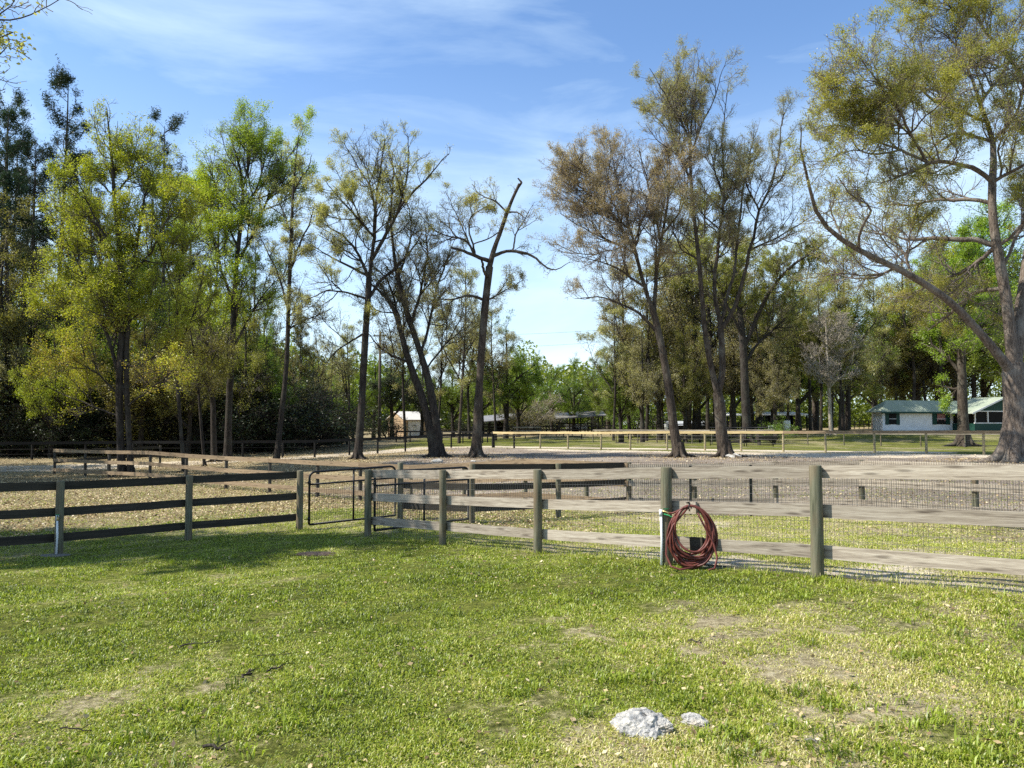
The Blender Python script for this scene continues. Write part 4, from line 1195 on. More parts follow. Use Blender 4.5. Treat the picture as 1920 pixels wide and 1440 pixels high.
# storm broken tree
hero('broken_tree', 43, (893, 857), [
 ([(893,858,15),(895,800,12),(899,720,10),(904,640,9),(911,560,9.5),(918,500,10)], dict(stem=True, t0=.97, den=.3)),
 ([(918,500,9),(926,468,7.5),(940,430,6.5),(950,400,6),(962,370,5),(974,345,4.5)], dict(t0=.3,den=.7,len=1.1,w=.7,spread=0,jit=False)),
 ([(973,350,4),(978,342,3.5),(971,334,2)], dict(t0=.99,den=0,spread=0,jit=False)),
 ([(919,492,7),(904,486,6.5),(880,476,5.5),(862,468,4.5),(845,464,3.5)], dict(t0=.4,den=.8,len=1.0,w=.4,spread=-.5)),
 ([(888,479,4),(876,455,3.5),(862,447,3),(842,445,2),(820,436,1.6),(797,412,1.2),(777,385,.7)], dict(t0=.25,den=1.6,len=1.7,w=.25,spread=-1.5)),
 ([(888,480,3.5),(885,455,3),(878,430,2.5),(881,408,2),(896,396,1.6),(918,384,.8)], dict(t0=.2,den=1.6,len=1.5,w=.9,spread=.8)),
 ([(884,470,2.5),(868,430,2),(852,395,1.5),(835,358,.7)], dict(t0=.15,den=1.8,len=1.5,w=.3,spread=1)),
 ([(900,455,2),(920,445,1.8),(944,430,1.2)], dict(t0=.1,den=1,len=1,w=.5,spread=.5)),
 ([(928,486,6),(945,475,5.5),(963,470,5),(990,474,4),(1010,488,3.2),(1024,500,2.6),(1040,508,2.2),(1052,503,1.5),(1069,491,.7)], dict(t0=.15,den=1.1,len=.9,w=.15,spread=-.8)),
 ([(961,470,2.6),(963,450,2.4),(971,430,2),(985,412,1.6),(995,392,1),(1002,378,.5)], dict(t0=.2,den=1.9,len=1.2,w=.25,spread=-.5)),
 ([(950,400,3),(968,398,2.2),(984,408,1.4)], dict(t0=.1,den=1.2,len=.9,w=.4)),
 ([(905,556,5),(890,550,4),(870,555,3.4),(850,562,2.6),(828,560,1.8),(802,566,.8)], dict(t0=.3,den=1.3,len=1.8,w=.35,spread=-1)),
 ([(912,524,5),(905,502,4),(903,488,3)], dict(t0=.9,den=0)),
 ([(938,395,3),(925,375,2.6),(912,372,2),(896,362,1.5),(885,345,.7)], dict(t0=.2,den=1.8,len=1.3,w=.5,spread=1)),
 ([(917,560,3),(940,550,2.3),(965,535,1.6),(982,525,.8)], dict(t0=.2,den=1.6,len=1.3,w=1.2,spread=1)),
], 103, M_BARK, L_OL, 'storm broken tree with a bare snapped top and a drooping right limb', dict(rs=.6, L1=1.5, leaves=20, leaf=.07, d2=3.2, k2=.6, hb=.1), flare=1.25)
# spreading tree right of centre
hero('deciduous_tree', 42, (1272, 858), [
 ([(1273,859,16),(1263,800,12.5),(1254,730,10.5),(1244,665,10),(1231,605,9),(1222,575,8)], dict(stem=True, t0=.8, den=.5)),
 ([(1223,578,7),(1209,530,6),(1190,480,5),(1166,430,4),(1132,388,3),(1092,352,2),(1052,322,.8)], dict(t0=.2,spread=-1)),
 ([(1200,502,5),(1182,440,4),(1166,380,3),(1150,320,2),(1142,262,.8)], dict(t0=.15)),
 ([(1228,590,7),(1232,520,6),(1240,460,5),(1253,400,4),(1260,340,3),(1252,272,1)], dict(t0=.2)),
 ([(1240,465,4.5),(1229,400,3.5),(1214,340,2.5),(1198,282,1)], dict(t0=.15)),
 ([(1190,482,4),(1150,455,3),(1105,435,2),(1050,400,.8)], dict(t0=.15)),
 ([(1236,620,5),(1200,585,4),(1165,572,3),(1125,556,2),(1078,560,.8)], dict(t0=.4,w=.8)),
 ([(1246,440,3.5),(1270,400,3),(1290,350,2),(1285,300,.8)], dict(t0=.2)),
 ([(1168,432,3.5),(1120,360,2.6),(1090,310,1.8),(1075,270,.8)], dict(t0=.1)),
 ([(1155,420,3),(1100,385,2.2),(1060,360,1.4),(1028,345,.7)], dict(t0=.1)),
 ([(1212,540,4),(1165,505,3),(1125,490,2),(1085,480,.8)], dict(t0=.2)),
], 104, M_BARK, L_RU, 'spreading rusty budding tree on a leaning trunk, left of the forked one', dict(L1=2.7, leaves=12, leaf=.062, d2=2.9, up1=.12), flare=1.3)
# tallest forked tree
hero('deciduous_tree', 42, (1358, 859), [
 ([(1360,860,19),(1352,810,15.5),(1350,760,14.5),(1345,735,12)], dict(stem=True, t0=.95, den=0)),
 ([(1345,745,10),(1331,685,8.5),(1322,640,8),(1315,540,7),(1308,460,6.2),(1300,400,5.6),(1295,330,5),(1292,270,4),(1300,200,2.6),(1311,112,1)], dict(t0=.33,jit=False,spread=-1.2,den=1.1)),
 ([(1353,745,10),(1355,690,10),(1353,640,9.5),(1351,610,9)], dict(t0=.9,den=0,jit=False,spread=.2)),
 ([(1351,615,7),(1340,555,6),(1346,500,5.5),(1355,450,5),(1361,380,4),(1362,300,3),(1358,230,2),(1366,160,.8)], dict(t0=.25,spread=1.5)),
 ([(1354,620,8),(1379,590,6.5),(1388,540,5.5),(1400,480,5),(1420,400,4),(1444,350,3.2),(1460,280,2.2),(1464,225,1.5),(1482,190,.7)], dict(t0=.3,spread=-1)),
 ([(1353,610,5),(1370,520,4.5),(1385,440,4),(1395,380,3.2),(1400,300,2.2),(1421,240,1)], dict(t0=.25,spread=2.5)),
 ([(1298,335,4),(1270,280,3),(1255,240,2),(1225,212,1.4),(1186,200,.7)], dict(t0=.1)),
 ([(1295,262,3.2),(1266,210,2.4),(1241,165,1.6),(1218,128,.7)], dict(t0=.1)),
 ([(1297,300,3.2),(1319,232,2.4),(1342,190,1.6),(1362,110,.7)], dict(t0=.1)),
 ([(1292,270,3),(1285,200,2),(1280,140,1.3),(1270,100,.6)], dict(t0=.1)),
 ([(1311,500,3),(1280,470,2.2),(1255,420,1.5),(1240,380,.7)], dict(t0=.15)),
 ([(1362,380,3),(1335,320,2.2),(1330,260,1.4)], dict(t0=.1)),
 ([(1400,470,3.5),(1450,450,2.6),(1500,420,1.8),(1530,400,.8)], dict(t0=.15)),
 ([(1420,400,3),(1400,340,2.2),(1408,290,1.4)], dict(t0=.1)),
], 105, M_BARK, L_OL, 'tallest forked tree with several upright stems right of centre', dict(L1=2.2, leaves=11, leaf=.062, d2=2.9, up1=.14, hb=-.15), flare=1.2)
# great oak at the right edge
hero('oak_tree', 33, (1902, 868), [
 ([(1906,870,46),(1904,830,33),(1906,770,28),(1902,715,28),(1898,680,24)], dict(stem=True, t0=.95, den=0)),
 ([(1893,705,17),(1872,672,14),(1845,640,12),(1808,592,11.5),(1770,555,11),(1720,522,10),(1670,497,9.5),(1620,475,8.5),(1576,450,8),(1546,424,7),(1523,396,6),(1518,350,5),(1513,312,4.5),(1493,290,4),(1495,262,2.6),(1503,238,1.2)], dict(t0=.45,den=1.0,jit=False,spread=-5,len=1.5,w=.6)),
 ([(1616,472,5),(1611,440,4.5),(1630,402,4),(1634,385,3.2),(1606,372,2.6),(1590,360,2),(1573,335,1)], dict(t0=.35,spread=-4.5,dd0=-3.3,len=1.3,w=.5)),
 ([(1892,705,20),(1890,640,17),(1884,560,16),(1872,480,15),(1862,420,13.5),(1858,370,12.5),(1862,310,11),(1868,270,9),(1856,240,7.5),(1838,205,6),(1826,150,4.5),(1800,95,3),(1770,55,1)], dict(t0=.6,den=1.2,jit=False,spread=1)),
 ([(1862,328,8),(1836,309,7.5),(1800,304,7),(1757,303,6.5),(1722,318,4.5),(1690,330,3),(1650,345,1)], dict(t0=.3,spread=-3)),
 ([(1742,304,5),(1722,262,4.5),(1700,222,4),(1680,175,3),(1655,145,1.2)], dict(t0=.25,spread=-4,dd0=-1.5)),
 ([(1742,300,5),(1690,282,4),(1645,270,3.2),(1602,242,2.4),(1565,232,1.8),(1525,245,.8)], dict(t0=.2,spread=-2,dd0=-1.5)),
 ([(1690,285,3.5),(1640,292,2.8),(1590,280,2),(1545,298,1.4),(1508,318,.7)], dict(t0=.2,spread=-4,dd0=-2)),
 ([(1856,248,6),(1812,246,5),(1785,250,4),(1758,268,3),(1738,292,1.2)], dict(t0=.2,spread=2)),
 ([(1850,230,5),(1800,208,4.5),(1752,193,4),(1720,160,3),(1690,148,1.2)], dict(t0=.2,spread=-3)),
 ([(1800,208,3),(1765,165,2.5),(1735,120,2),(1700,85,1),(1660,70,.6)], dict(t0=.15,spread=2)),
 ([(1722,262,3),(1690,235,2.5),(1655,200,2),(1610,160,1.2),(1570,140,.6)], dict(t0=.15,spread=-2,dd0=-2)),
 ([(1700,222,3),(1660,180,2.5),(1620,130,1.8),(1600,95,.7)], dict(t0=.15,spread=-4,dd0=-2.5)),
 ([(1640,270,2.6),(1600,205,2),(1560,175,1.4),(1545,150,.6)], dict(t0=.1,spread=-2,dd0=-2.5)),
 ([(1868,470,9),(1832,452,8),(1780,447,7.5),(1738,446,6.5),(1700,450,4),(1672,440,1.5)], dict(t0=.35,spread=2,len=1.5)),
 ([(1742,450,4),(1712,468,3),(1680,482,2),(1640,486,.8)], dict(t0=.2,spread=2,dd0=1.6,len=1.4)),
 ([(1835,200,5),(1870,150,4),(1895,100,3),(1920,40,1)], dict(t0=.1,spread=2)),
 ([(1908,690,22),(1914,640,20),(1920,580,19),(1930,500,17),(1938,400,15),(1950,280,12),(1960,150,9),(1960,20,6),(1950,-120,2)], dict(t0=.45,jit=False,spread=3)),
 ([(1955,205,10),(1920,155,8),(1895,112,7),(1858,74,5.5),(1828,35,4),(1816,0,3),(1800,-50,1)], dict(t0=.3,spread=-1,dd0=2.5)),
 ([(1858,76,4),(1820,88,3.5),(1790,84,2.8),(1765,60,1.8),(1740,45,.8)], dict(t0=.2,spread=-1.5,dd0=1.5)),
 ([(1940,420,9),(1985,350,7),(2030,290,5),(2080,220,1.5)], dict(t0=.2,spread=2,dd0=2)),
 ([(1950,280,8),(2000,200,6),(2050,100,4),(2080,0,1.5)], dict(t0=.2,spread=-2,dd0=2.5)),
 ([(1930,500,9),(1985,470,7),(2050,450,5),(2120,430,1.5)], dict(t0=.3,spread=-3,dd0=1.5)),
 ([(1878,520,5),(1912,420,4),(1935,330,3),(1920,250,1)], dict(t0=.2,spread=3)),
 ([(1828,38,3),(1790,20,2.5),(1760,-10,1.6),(1730,-30,.8)], dict(t0=.1,spread=-2,dd0=1)),
 ([(1895,112,4),(1860,130,3),(1820,120,2),(1790,140,.8)], dict(t0=.1,spread=-3,dd0=1)),
 ([(1862,400,7),(1820,380,6),(1760,372,4.5),(1700,385,3),(1640,380,1)], dict(t0=.15,spread=3)),
 ([(1868,470,7),(1825,500,6),(1775,520,4.5),(1720,545,3),(1660,560,1)], dict(t0=.15,spread=4)),
 ([(1876,540,7),(1830,545,6),(1780,590,4.5),(1740,620,1.5)], dict(t0=.3,spread=5,w=.7)),
 ([(1720,520,4),(1690,460,3),(1640,420,2),(1590,400,1)], dict(t0=.1,spread=3)),
 ([(1670,497,4),(1640,520,3),(1590,520,2),(1540,500,1)], dict(t0=.1,spread=3)),
 ([(1866,280,6),(1895,230,5),(1915,170,3.5),(1930,110,1.5)], dict(t0=.1,spread=-3)),
 ([(1862,330,6),(1900,320,5),(1940,300,3.5),(1975,280,1.5)], dict(t0=.1,spread=-3)),
 ([(1872,470,6),(1905,440,5),(1940,400,3.5),(1980,380,1.5)], dict(t0=.1,spread=-2)),
 ([(1576,450,3),(1560,400,2.4),(1570,350,1)], dict(t0=.1,spread=2,len=1.4)),
], 106, M_BARK_GR, L_OK, 'massive old oak with a long low limb filling the right edge', dict(dm=3.1, fm=1.75, L1=2.2, leaves=12, leaf=.066, d2=3.0, d3=5.5, k2=.55, hb=.1), flare=1.0)
# dark thick trunk with arching limb in the middle distance
hero('deciduous_tree', 66, (1403, 806), [
 ([(1402,806,13),(1398,760,11),(1396,700,10.5),(1393,640,9),(1385,560,6),(1375,480,3),(1370,400,1)], dict(stem=True, t0=.5, den=1)),
 ([(1394,650,7),(1420,590,6),(1441,545,5.5),(1465,514,5),(1492,490,4),(1530,470,2.5),(1560,440,1)], dict(t0=.4,spread=-3)),
 ([(1398,690,5),(1425,640,4),(1470,600,3),(1510,580,1)], dict(t0=.3)),
 ([(1396,640,5),(1365,580,4),(1340,520,3),(1320,470,1)], dict(t0=.3)),
], 107, M_BARK_DK, L_BR, 'thick dark trunk with an arching right limb behind the corral panels', dict(L1=3.4, leaves=13, leaf=.12, tw=.01, d2=2.0, d3=3.6))
# bleached bare tree
hero('bare_tree', 70, (1558, 807), [
 ([(1558,807,5),(1555,740,4.2),(1553,690,3.6),(1550,640,2.6),(1548,595,1)], dict(stem=True, t0=.35, den=1.6)),
 ([(1556,722,2.4),(1575,708,2),(1600,697,.8)], dict(t0=.2)),
 ([(1553,700,2),(1535,682,1.6),(1515,665,.6)], dict(t0=.2)),
 ([(1551,650,2),(1535,630,1.5),(1528,605,.6)], dict(t0=.2)),
 ([(1552,668,2),(1572,640,1.5),(1582,610,.6)], dict(t0=.2)),
 ([(1557,730,1.8),(1540,708,1.4),(1520,700,.5)], dict(t0=.2)),
 ([(1553,680,1.8),(1580,660,1.4),(1610,650,.6)], dict(t0=.2)),
], 108, M_BARK_WH, L_OL, 'small bleached leafless tree standing left of the white house', dict(L1=2.3, leaves=0, tw=.02, a1=.7, up1=.15))
# trunk in front of the house with bright green crown
hero('deciduous_tree', 57, (1806, 837), [
 ([(1807,838,17),(1806,800,13.5),(1805,760,12.5),(1803,690,11),(1800,620,9),(1806,560,6),(1815,500,3),(1820,440,1)], dict(stem=True, t0=.35, den=1.6)),
 ([(1804,700,6),(1775,670,4.5),(1752,650,3),(1738,640,1)], dict(t0=.2)),
 ([(1803,650,6),(1840,610,5),(1870,580,3),(1895,560,1)], dict(t0=.2)),
 ([(1802,640,6),(1770,590,5),(1750,550,3),(1740,500,1)], dict(t0=.2)),
 ([(1804,735,4),(1780,728,3),(1755,722,1)], dict(t0=.2,len=1.8)),
], 109, M_BARK, L_BG, 'thick trunked tree with bright green leaves in front of the white house', dict(L1=3.0, leaves=12, leaf=.13, d2=2.2, d3=4, spread=.14, tw=.009), flare=1.2)

# ---- left wood, nearest row
hero('deciduous_tree', 36, (238, 880), [
 ([(230,882,11),(226,830,9),(223,760,8.5),(224,690,8.5),(231,600,8),(228,530,7),(224,450,6),(214,380,5),(211,300,4),(204,245,2.6),(200,200,1)], dict(stem=True, t0=.35, den=1.3)),
 ([(247,882,9),(241,820,7),(238,740,6.5),(236,680,6),(240,600,5.5),(246,520,5),(260,440,4),(272,350,2),(300,300,1)], dict(stem=True, t0=.4, den=1.3)),
 ([(225,765,6),(214,690,5.5),(205,640,5),(186,592,4.5),(166,545,4),(146,498,2.5),(120,440,1)], dict(t0=.3)),
 ([(228,560,4.5),(190,500,3.5),(155,440,2.5),(110,380,1)], dict(t0=.15)),
 ([(226,480,4),(190,430,3),(160,370,2),(130,310,1)], dict(t0=.15)),
 ([(246,520,4),(285,470,3),(315,400,2),(340,340,1)], dict(t0=.15)),
 ([(214,380,3),(245,330,2.5),(285,300,1.8),(320,270,.8)], dict(t0=.1)),
 ([(211,300,3),(185,260,2),(175,215,1)], dict(t0=.1,len=1.2)),
 ([(224,740,3),(180,700,2.5),(130,670,2),(85,650,.8)], dict(t0=.15)),
 ([(222,790,3),(170,760,2.4),(120,740,1.8),(75,720,.8)], dict(t0=.2)),
 ([(238,700,3),(290,670,2.4),(320,640,1)], dict(t0=.2,w=.6)),
 ([(228,640,3),(180,600,2.4),(120,560,1.8),(85,540,.8)], dict(t0=.2)),
 ([(238,760,3),(280,730,2.4),(320,700,1)], dict(t0=.2,w=.6)),
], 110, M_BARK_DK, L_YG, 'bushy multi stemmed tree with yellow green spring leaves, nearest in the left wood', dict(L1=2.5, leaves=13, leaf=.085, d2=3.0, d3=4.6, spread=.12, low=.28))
hero('deciduous_tree', 38, (346, 874), [
 ([(346,876,5.5),(340,820,4.6),(334,740,4.4),(329,680,4.4),(331,600,4),(336,520,3),(343,450,2),(350,390,1)], dict(stem=True, t0=.4, den=1.3)),
 ([(329,680,3),(350,620,2.4),(372,560,1.6),(385,500,.8)], dict(t0=.3)),
 ([(333,560,3),(315,510,2.4),(300,470,1.6),(290,430,.8)], dict(t0=.2)),
 ([(338,500,2),(365,440,1.6),(385,400,.8)], dict(t0=.2)),
], 111, M_BARK_DK, L_YG, 'thin straight tree right of the bushy yellow green one in the left wood', dict(L1=1.9, leaves=8, leaf=.08))
hero('deciduous_tree', 45, (427, 860), [
 ([(427,862,10),(428,800,8.5),(431,720,8.5),(436,640,8),(440,540,7),(446,460,6),(455,400,5),(458,340,4),(444,290,2.5),(430,252,1)], dict(stem=True, t0=.42, den=1.4)),
 ([(440,500,5),(478,425,4),(508,360,3.2),(538,300,2.2),(572,242,.8)], dict(t0=.15)),
 ([(438,570,5),(412,490,4),(392,420,3),(374,360,2),(360,320,.8)], dict(t0=.15)),
 ([(446,470,4),(420,400,3),(400,340,2),(392,290,.8)], dict(t0=.1)),
 ([(456,400,4),(485,340,3),(500,290,2),(508,255,.8)], dict(t0=.1)),
 ([(458,345,3),(470,290,2),(475,255,.8)], dict(t0=.1)),
 ([(434,640,4),(470,590,3),(500,545,2),(525,520,.8)], dict(t0=.2,w=.7)),
 ([(434,680,3.5),(400,620,2.6),(370,590,1.6),(350,560,.8)], dict(t0=.2,w=.8)),
 ([(500,380,3),(535,350,2.4),(565,320,1)], dict(t0=.1)),
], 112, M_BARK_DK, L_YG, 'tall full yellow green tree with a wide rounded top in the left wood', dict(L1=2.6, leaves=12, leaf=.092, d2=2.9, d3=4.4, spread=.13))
hero('deciduous_tree', 44, (402, 860), [
 ([(402,862,8),(400,800,7),(399,740,6.5),(392,680,5),(380,620,3.5),(372,560,1.5)], dict(stem=True, t0=.5, den=1.3)),
 ([(399,740,4),(418,690,3),(440,650,2),(455,620,.8)], dict(t0=.2)),
 ([(398,760,3),(380,700,2.4),(360,660,1.6),(345,640,.8)], dict(t0=.2)),
], 113, M_BARK_DK, L_BR, 'dark trunk close left of the tall yellow green tree, with brown gold leaves', dict(L1=2.3, leaves=11, leaf=.085))
hero('deciduous_tree', 43, (520, 860), [
 ([(518,862,7.5),(526,790,6.5),(536,710,6.2),(540,630,6),(541,560,5.4),(545,480,4.6),(547,410,4),(550,350,3),(554,300,2),(560,255,.8)], dict(stem=True, t0=.4, den=1.5)),
 ([(541,570,4),(522,510,3),(500,470,2),(480,430,.8)], dict(t0=.2)),
 ([(543,520,4),(562,460,3),(580,420,2),(590,380,.8)], dict(t0=.2)),
 ([(550,350,2.6),(575,320,2),(585,290,.8)], dict(t0=.1,len=1.2)),
 ([(540,620,3),(570,600,2.4),(600,590,1.6),(625,575,.8)], dict(t0=.2)),
 ([(546,440,3),(525,390,2),(515,350,.8)], dict(t0=.1)),
], 114, M_BARK_DK, L_OL, 'slender upright tree with thin airy crown at the right end of the left wood', dict(L1=1.7, leaves=9, leaf=.08))
hero('deciduous_tree', 41, (383, 866), [
 ([(384,868,4.2),(377,800,3.6),(373,740,3.2),(369,690,3),(360,640,2),(352,590,.8)], dict(stem=True, t0=.4, den=1.5)),
 ([(372,730,2.4),(395,690,1.8),(410,650,.8)], dict(t0=.2)),
 ([(370,700,2.4),(350,665,1.8),(325,650,.8)], dict(t0=.2)),
], 115, M_BARK_DK, L_BR, 'small thin understory tree with brown gold leaves between two dark trunks', dict(L1=1.9, leaves=12, leaf=.08))
# branch tips reaching in at the top left: a big tree standing just out of frame
hero('deciduous_tree', 13.1, (-330, 1050), [
 ([(-560,1050,60),(-550,900,50),(-540,700,46),(-520,480,40),(-480,300,30)], dict(stem=True, t0=.9, den=.3)),
 ([(-480,300,26),(-380,190,18),(-250,110,12),(-120,70,7),(-60,40,4),(-15,25,2)], dict(t0=.3,spread=-1.2,len=1.5,w=.4)),
 ([(-500,380,22),(-380,260,15),(-260,180,10),(-140,140,6),(-60,120,3),(-10,125,1.5)], dict(t0=.3,spread=.4,len=1.4,w=.4)),
 ([(-480,300,22),(-520,100,16),(-560,-80,10),(-600,-300,4)], dict(t0=.2,spread=-.6,den=2.2,len=2.4,w=2.5)),
 ([(-520,480,20),(-680,320,14),(-850,180,9),(-1000,80,4)], dict(t0=.2,spread=.3,den=2.4,len=2.2,w=3)),
 ([(-510,420,20),(-640,160,14),(-760,-20,9),(-860,-200,4)], dict(t0=.2,spread=-.5,den=2.4,len=2.2,w=3)),
 ([(-485,330,20),(-420,100,14),(-380,-60,9),(-330,-220,4)], dict(t0=.2,spread=.3,den=2.2,len=2.0,w=2.5)),
 ([(-530,560,16),(-700,450,11),(-860,380,7),(-1010,330,3)], dict(t0=.2,spread=-.2,den=2.6,len=1.9,w=3)),
 ([(-525,520,16),(-420,400,11),(-330,340,7),(-240,300,3)], dict(t0=.2,spread=.0,den=2.4,len=1.4,w=3)),
], 116, M_BARK, L_OL, 'thinly leaved branch tips reaching in over the top left corner', dict(L1=2.0, leaves=11, leaf=.085, d2=3.2, d3=5, tw=.004, spread=.06, rs=1.0, dm2=1.3, sh1=.35, fm=2.6))
# ------------------------------------------------------------------ background trees: a few kinds, copied
def proto(kind, seed):
    r = np.random.default_rng(seed); L = []
    if kind == 'pine':
        H = 24.0; top = H; x, y = r.uniform(-.6, .6, 2)
        st = np.array([[0,0,-.5,.24],[0,0,0,.21],[x*.3,y*.3,H*.3,.17],[x*.7,y*.7,H*.6,.13],[x,y,H*.85,.08],[x,y,H,.02]])
        L.append(dict(pts=st, t0=.52, den=3.0, len=3.3, w=1, jit=False))
        return tree_mesh(L, seed, dict(L1=3, a1=1.15, up1=.10, sh1=.5, d2=3.0, d3=4.6, k2=.42, leaves=34, leaf=.26, asp=.2, spread=.16, tw=.011, up3=.05))
    if kind == 'slim':
        H = 19.0
        st = np.array([[0,0,-.5,.2],[0,0,0,.17],[r.uniform(-.5,.5),.2,H*.35,.14],[r.uniform(-1,1),0,H*.7,.09],[r.uniform(-1,1),0,H,.02]])
        L.append(dict(pts=st, t0=.32, den=2.3, len=3.2, jit=False))
        for k in range(3):
            a = r.uniform(0, 6.28); z = H * r.uniform(.35, .6); l = r.uniform(2.5, 4)
            L.append(dict(pts=np.array([[0,0,z,.08],[math.cos(a)*l*.6,math.sin(a)*l*.6,z+l*.9,.05],[math.cos(a)*l,math.sin(a)*l,z+l*2,.015]]), t0=.2, den=1.6, len=2.4))
        return tree_mesh(L, seed, dict(a1=.95, d2=3.0, d3=4.8, leaves=22, leaf=.12, tw=.010, spread=.18, dm=1.4))
    if kind == 'broad':
        H = 15.0
        st = np.array([[0,0,-.5,.42],[0,0,0,.36],[.2,.1,H*.25,.28],[.4,0,H*.55,.17],[.1,0,H*.95,.03]])
        L.append(dict(pts=st, t0=.3, den=2.0, len=3.2, jit=False))
        for k in range(7):
            a = k * .9 + r.uniform(-.3, .3); z = H * r.uniform(.16, .45); l = r.uniform(3.5, 5.2)
            L.append(dict(pts=np.array([[0,0,z,.16],[math.cos(a)*l*.5,math.sin(a)*l*.5,z+l*.45,.10],[math.cos(a)*l,math.sin(a)*l,z+l*r.uniform(.7,1.3),.02]]), t0=.2, den=1.9, len=2.8))
        return tree_mesh(L, seed, dict(a1=.95, d2=3.0, d3=4.6, leaves=24, leaf=.135, tw=.011, spread=.2, up1=.05, dm=1.3))
    if kind == 'bush':
        for k in range(9):
            a = r.uniform(0, 6.28); l = r.uniform(1.4, 2.6); z = r.uniform(1.8, 3.6)
            L.append(dict(pts=np.array([[0,0,-.2,.05],[math.cos(a)*l*.4,math.sin(a)*l*.4,z*.5,.035],[math.cos(a)*l,math.sin(a)*l,z,.01]]), t0=.08, den=2.6, len=1.5))
        return tree_mesh(L, seed, dict(a1=1.0, d2=4, d3=5, leaves=13, leaf=.10, tw=.008, spread=.14, up1=.0, dm=1.5))
def proto_mesh(kind, seed):
    (V, q), tw, cr = proto(kind, seed); q = np.concatenate([q, tw[1] + len(V)]); V = np.concatenate([V, tw[0]])
    a = mesh_np(kind + '_trunk', V, q, smooth=True)
    b = mesh_np(kind + '_crown', cr[0], cr[1], attrs={'lv': cr[2]})
    return a, b
PR = {}
for kind, seeds in (('pine', (1, 2, 3)), ('slim', (11, 12, 13)), ('broad', (21, 22, 23)), ('bush', (31, 32, 33))):
    PR[kind] = [proto_mesh(kind, s) for s in seeds]
_mats = {}
def plant(kind, v, px, d, hgt, bark_m, leaf_m, name, label, cat, group, wide=1.0):
    bm_, lm_ = PR[kind][v % 3]
    key = (kind, v % 3, bark_m.name, leaf_m.name)
    if key not in _mats:
        a, b = bm_.copy(), lm_.copy(); a.materials.clear(); b.materials.clear(); a.materials.append(bark_m); b.materials.append(leaf_m); _mats[key] = (a, b)
    a, b = _mats[key]
    p = ground_px(px, d); t = thing(name, p, label, cat, group)
    t.rotation_euler = (0, 0, (v * 2.39 + px * .37) % 6.283)
    H0 = {'pine': 24.0, 'slim': 19.5, 'broad': 15.5, 'bush': 4.0}[kind]; s = hgt / H0; t.scale = (s * wide, s * wide, s)
    for nm, me in (('trunk', a), ('crown', b)):
        o = bpy.data.objects.new(nm, me); COL.objects.link(o); o.parent = t
    return t
ORD = ['first','second','third','fourth','fifth','sixth','seventh','eighth','ninth','tenth','eleventh','twelfth','thirteenth','fourteenth','fifteenth','sixteenth','seventeenth','eighteenth','nineteenth','twentieth','twenty first','twenty second','twenty third','twenty fourth','twenty fifth','twenty sixth']
def row(kind, name, cat, items, bark_m, desc, group, wide=1.0):
    """items: (px, d, top_py, leaf material); labels count from the left"""
    items = sorted(items, key=lambda q: q[0])
    for i, q in enumerate(items):
        px, d, top, lm_ = q[:4]; g = ground_px(px, d); ztop = P(px, top, d)[2]
        plant(kind, int(px * 7 + d) , px, d, ztop - g[2], q[4] if len(q) > 4 else bark_m, lm_, name, desc % ORD[i], cat, group, wide * (q[5] if len(q) > 5 else 1))
rr = random.Random(3)
row('broad', 'understory_tree', 'tree', [(30,52,560,L_OL),(95,49,600,L_YG),(160,52,520,L_GR),(215,56,480,L_YG),(262,50,560,L_BR),(310,54,520,L_GR),(352,50,600,L_BR),(390,56,480,L_YG),(455,54,560,L_BR),(498,56,600,L_GR),(545,60,640,L_OL),(585,66,660,L_OL),(-40,50,560,L_OL),(-120,52,500,L_GR),(130,70,470,L_GR),(330,74,470,L_GR),(440,76,500,L_OL),(60,74,430,L_GR)],
    M_BARK_DK, '%s wide low crowned tree from the left inside the left wood', 'low crowned trees inside the left wood', .8)
row('broad', 'understory_tree', 'tree', [(1165,78,640,L_GR),(1205,70,600,L_OL),(1238,76,560,L_BR),(1285,72,600,L_BR),(1312,78,540,L_OL),(1378,74,560,L_OL),(1425,78,580,L_BR),(1455,70,620,L_OL),(1500,84,560,L_YG),(1532,90,600,L_BR),(1580,96,560,L_OL)],
    M_BARK_DK, '%s wide low crowned tree from the left behind the two tall paddock trees', 'low crowned trees behind the corral', .85)
row('pine', 'pine_tree', 'pine tree', [(-60,58,230,L_PN),(12,56,215,L_PN),(30,66,330,L_PN),(95,60,158,L_PN),(62,70,300,L_PN),(135,66,300,L_PN),(170,72,330,L_PN),(268,66,330,L_PN),(305,64,240,L_PN),(350,74,330,L_PN),(395,76,380,L_PN),(470,80,440,L_PN),(-130,62,250,L_PN),(-210,60,220,L_PN),(560,88,560,L_PN),(-15,60,190,L_PN),(48,58,260,L_PN),(5,68,260,L_PN)],
    M_BARK, '%s tall dark pine from the left in the wood behind the black rail fence', 'tall pines in the left wood', .9)
row('slim', 'deciduous_tree', 'tree', [(0,52,380,L_BR),(40,58,440,L_OL),(110,62,430,L_GR),(150,56,520,L_OL),(190,64,420,L_GR),(285,60,430,L_GR),(330,70,400,L_OL),(372,58,470,L_YG),(455,62,470,L_GR),(500,68,520,L_OL),(-90,54,300,L_OL),(-170,56,330,L_GR),(590,80,610,L_OL),(560,66,600,L_BR),(225,72,420,L_OL),(-40,64,360,L_PN)],
    M_BARK_DK, '%s slim trunked tree from the left within the left wood', 'slim trees in the left wood')
row('broad', 'shade_tree', 'tree', [(-330,30,150,L_GR),(-320,34,190,L_GR),(-300,38,200,L_GR),(-470,32,140,L_GR),(-460,37,180,L_GR)],
    M_BARK_DK, '%s tree from the left of those beyond the left edge that shade the paddock', 'trees beyond the left edge', .8)
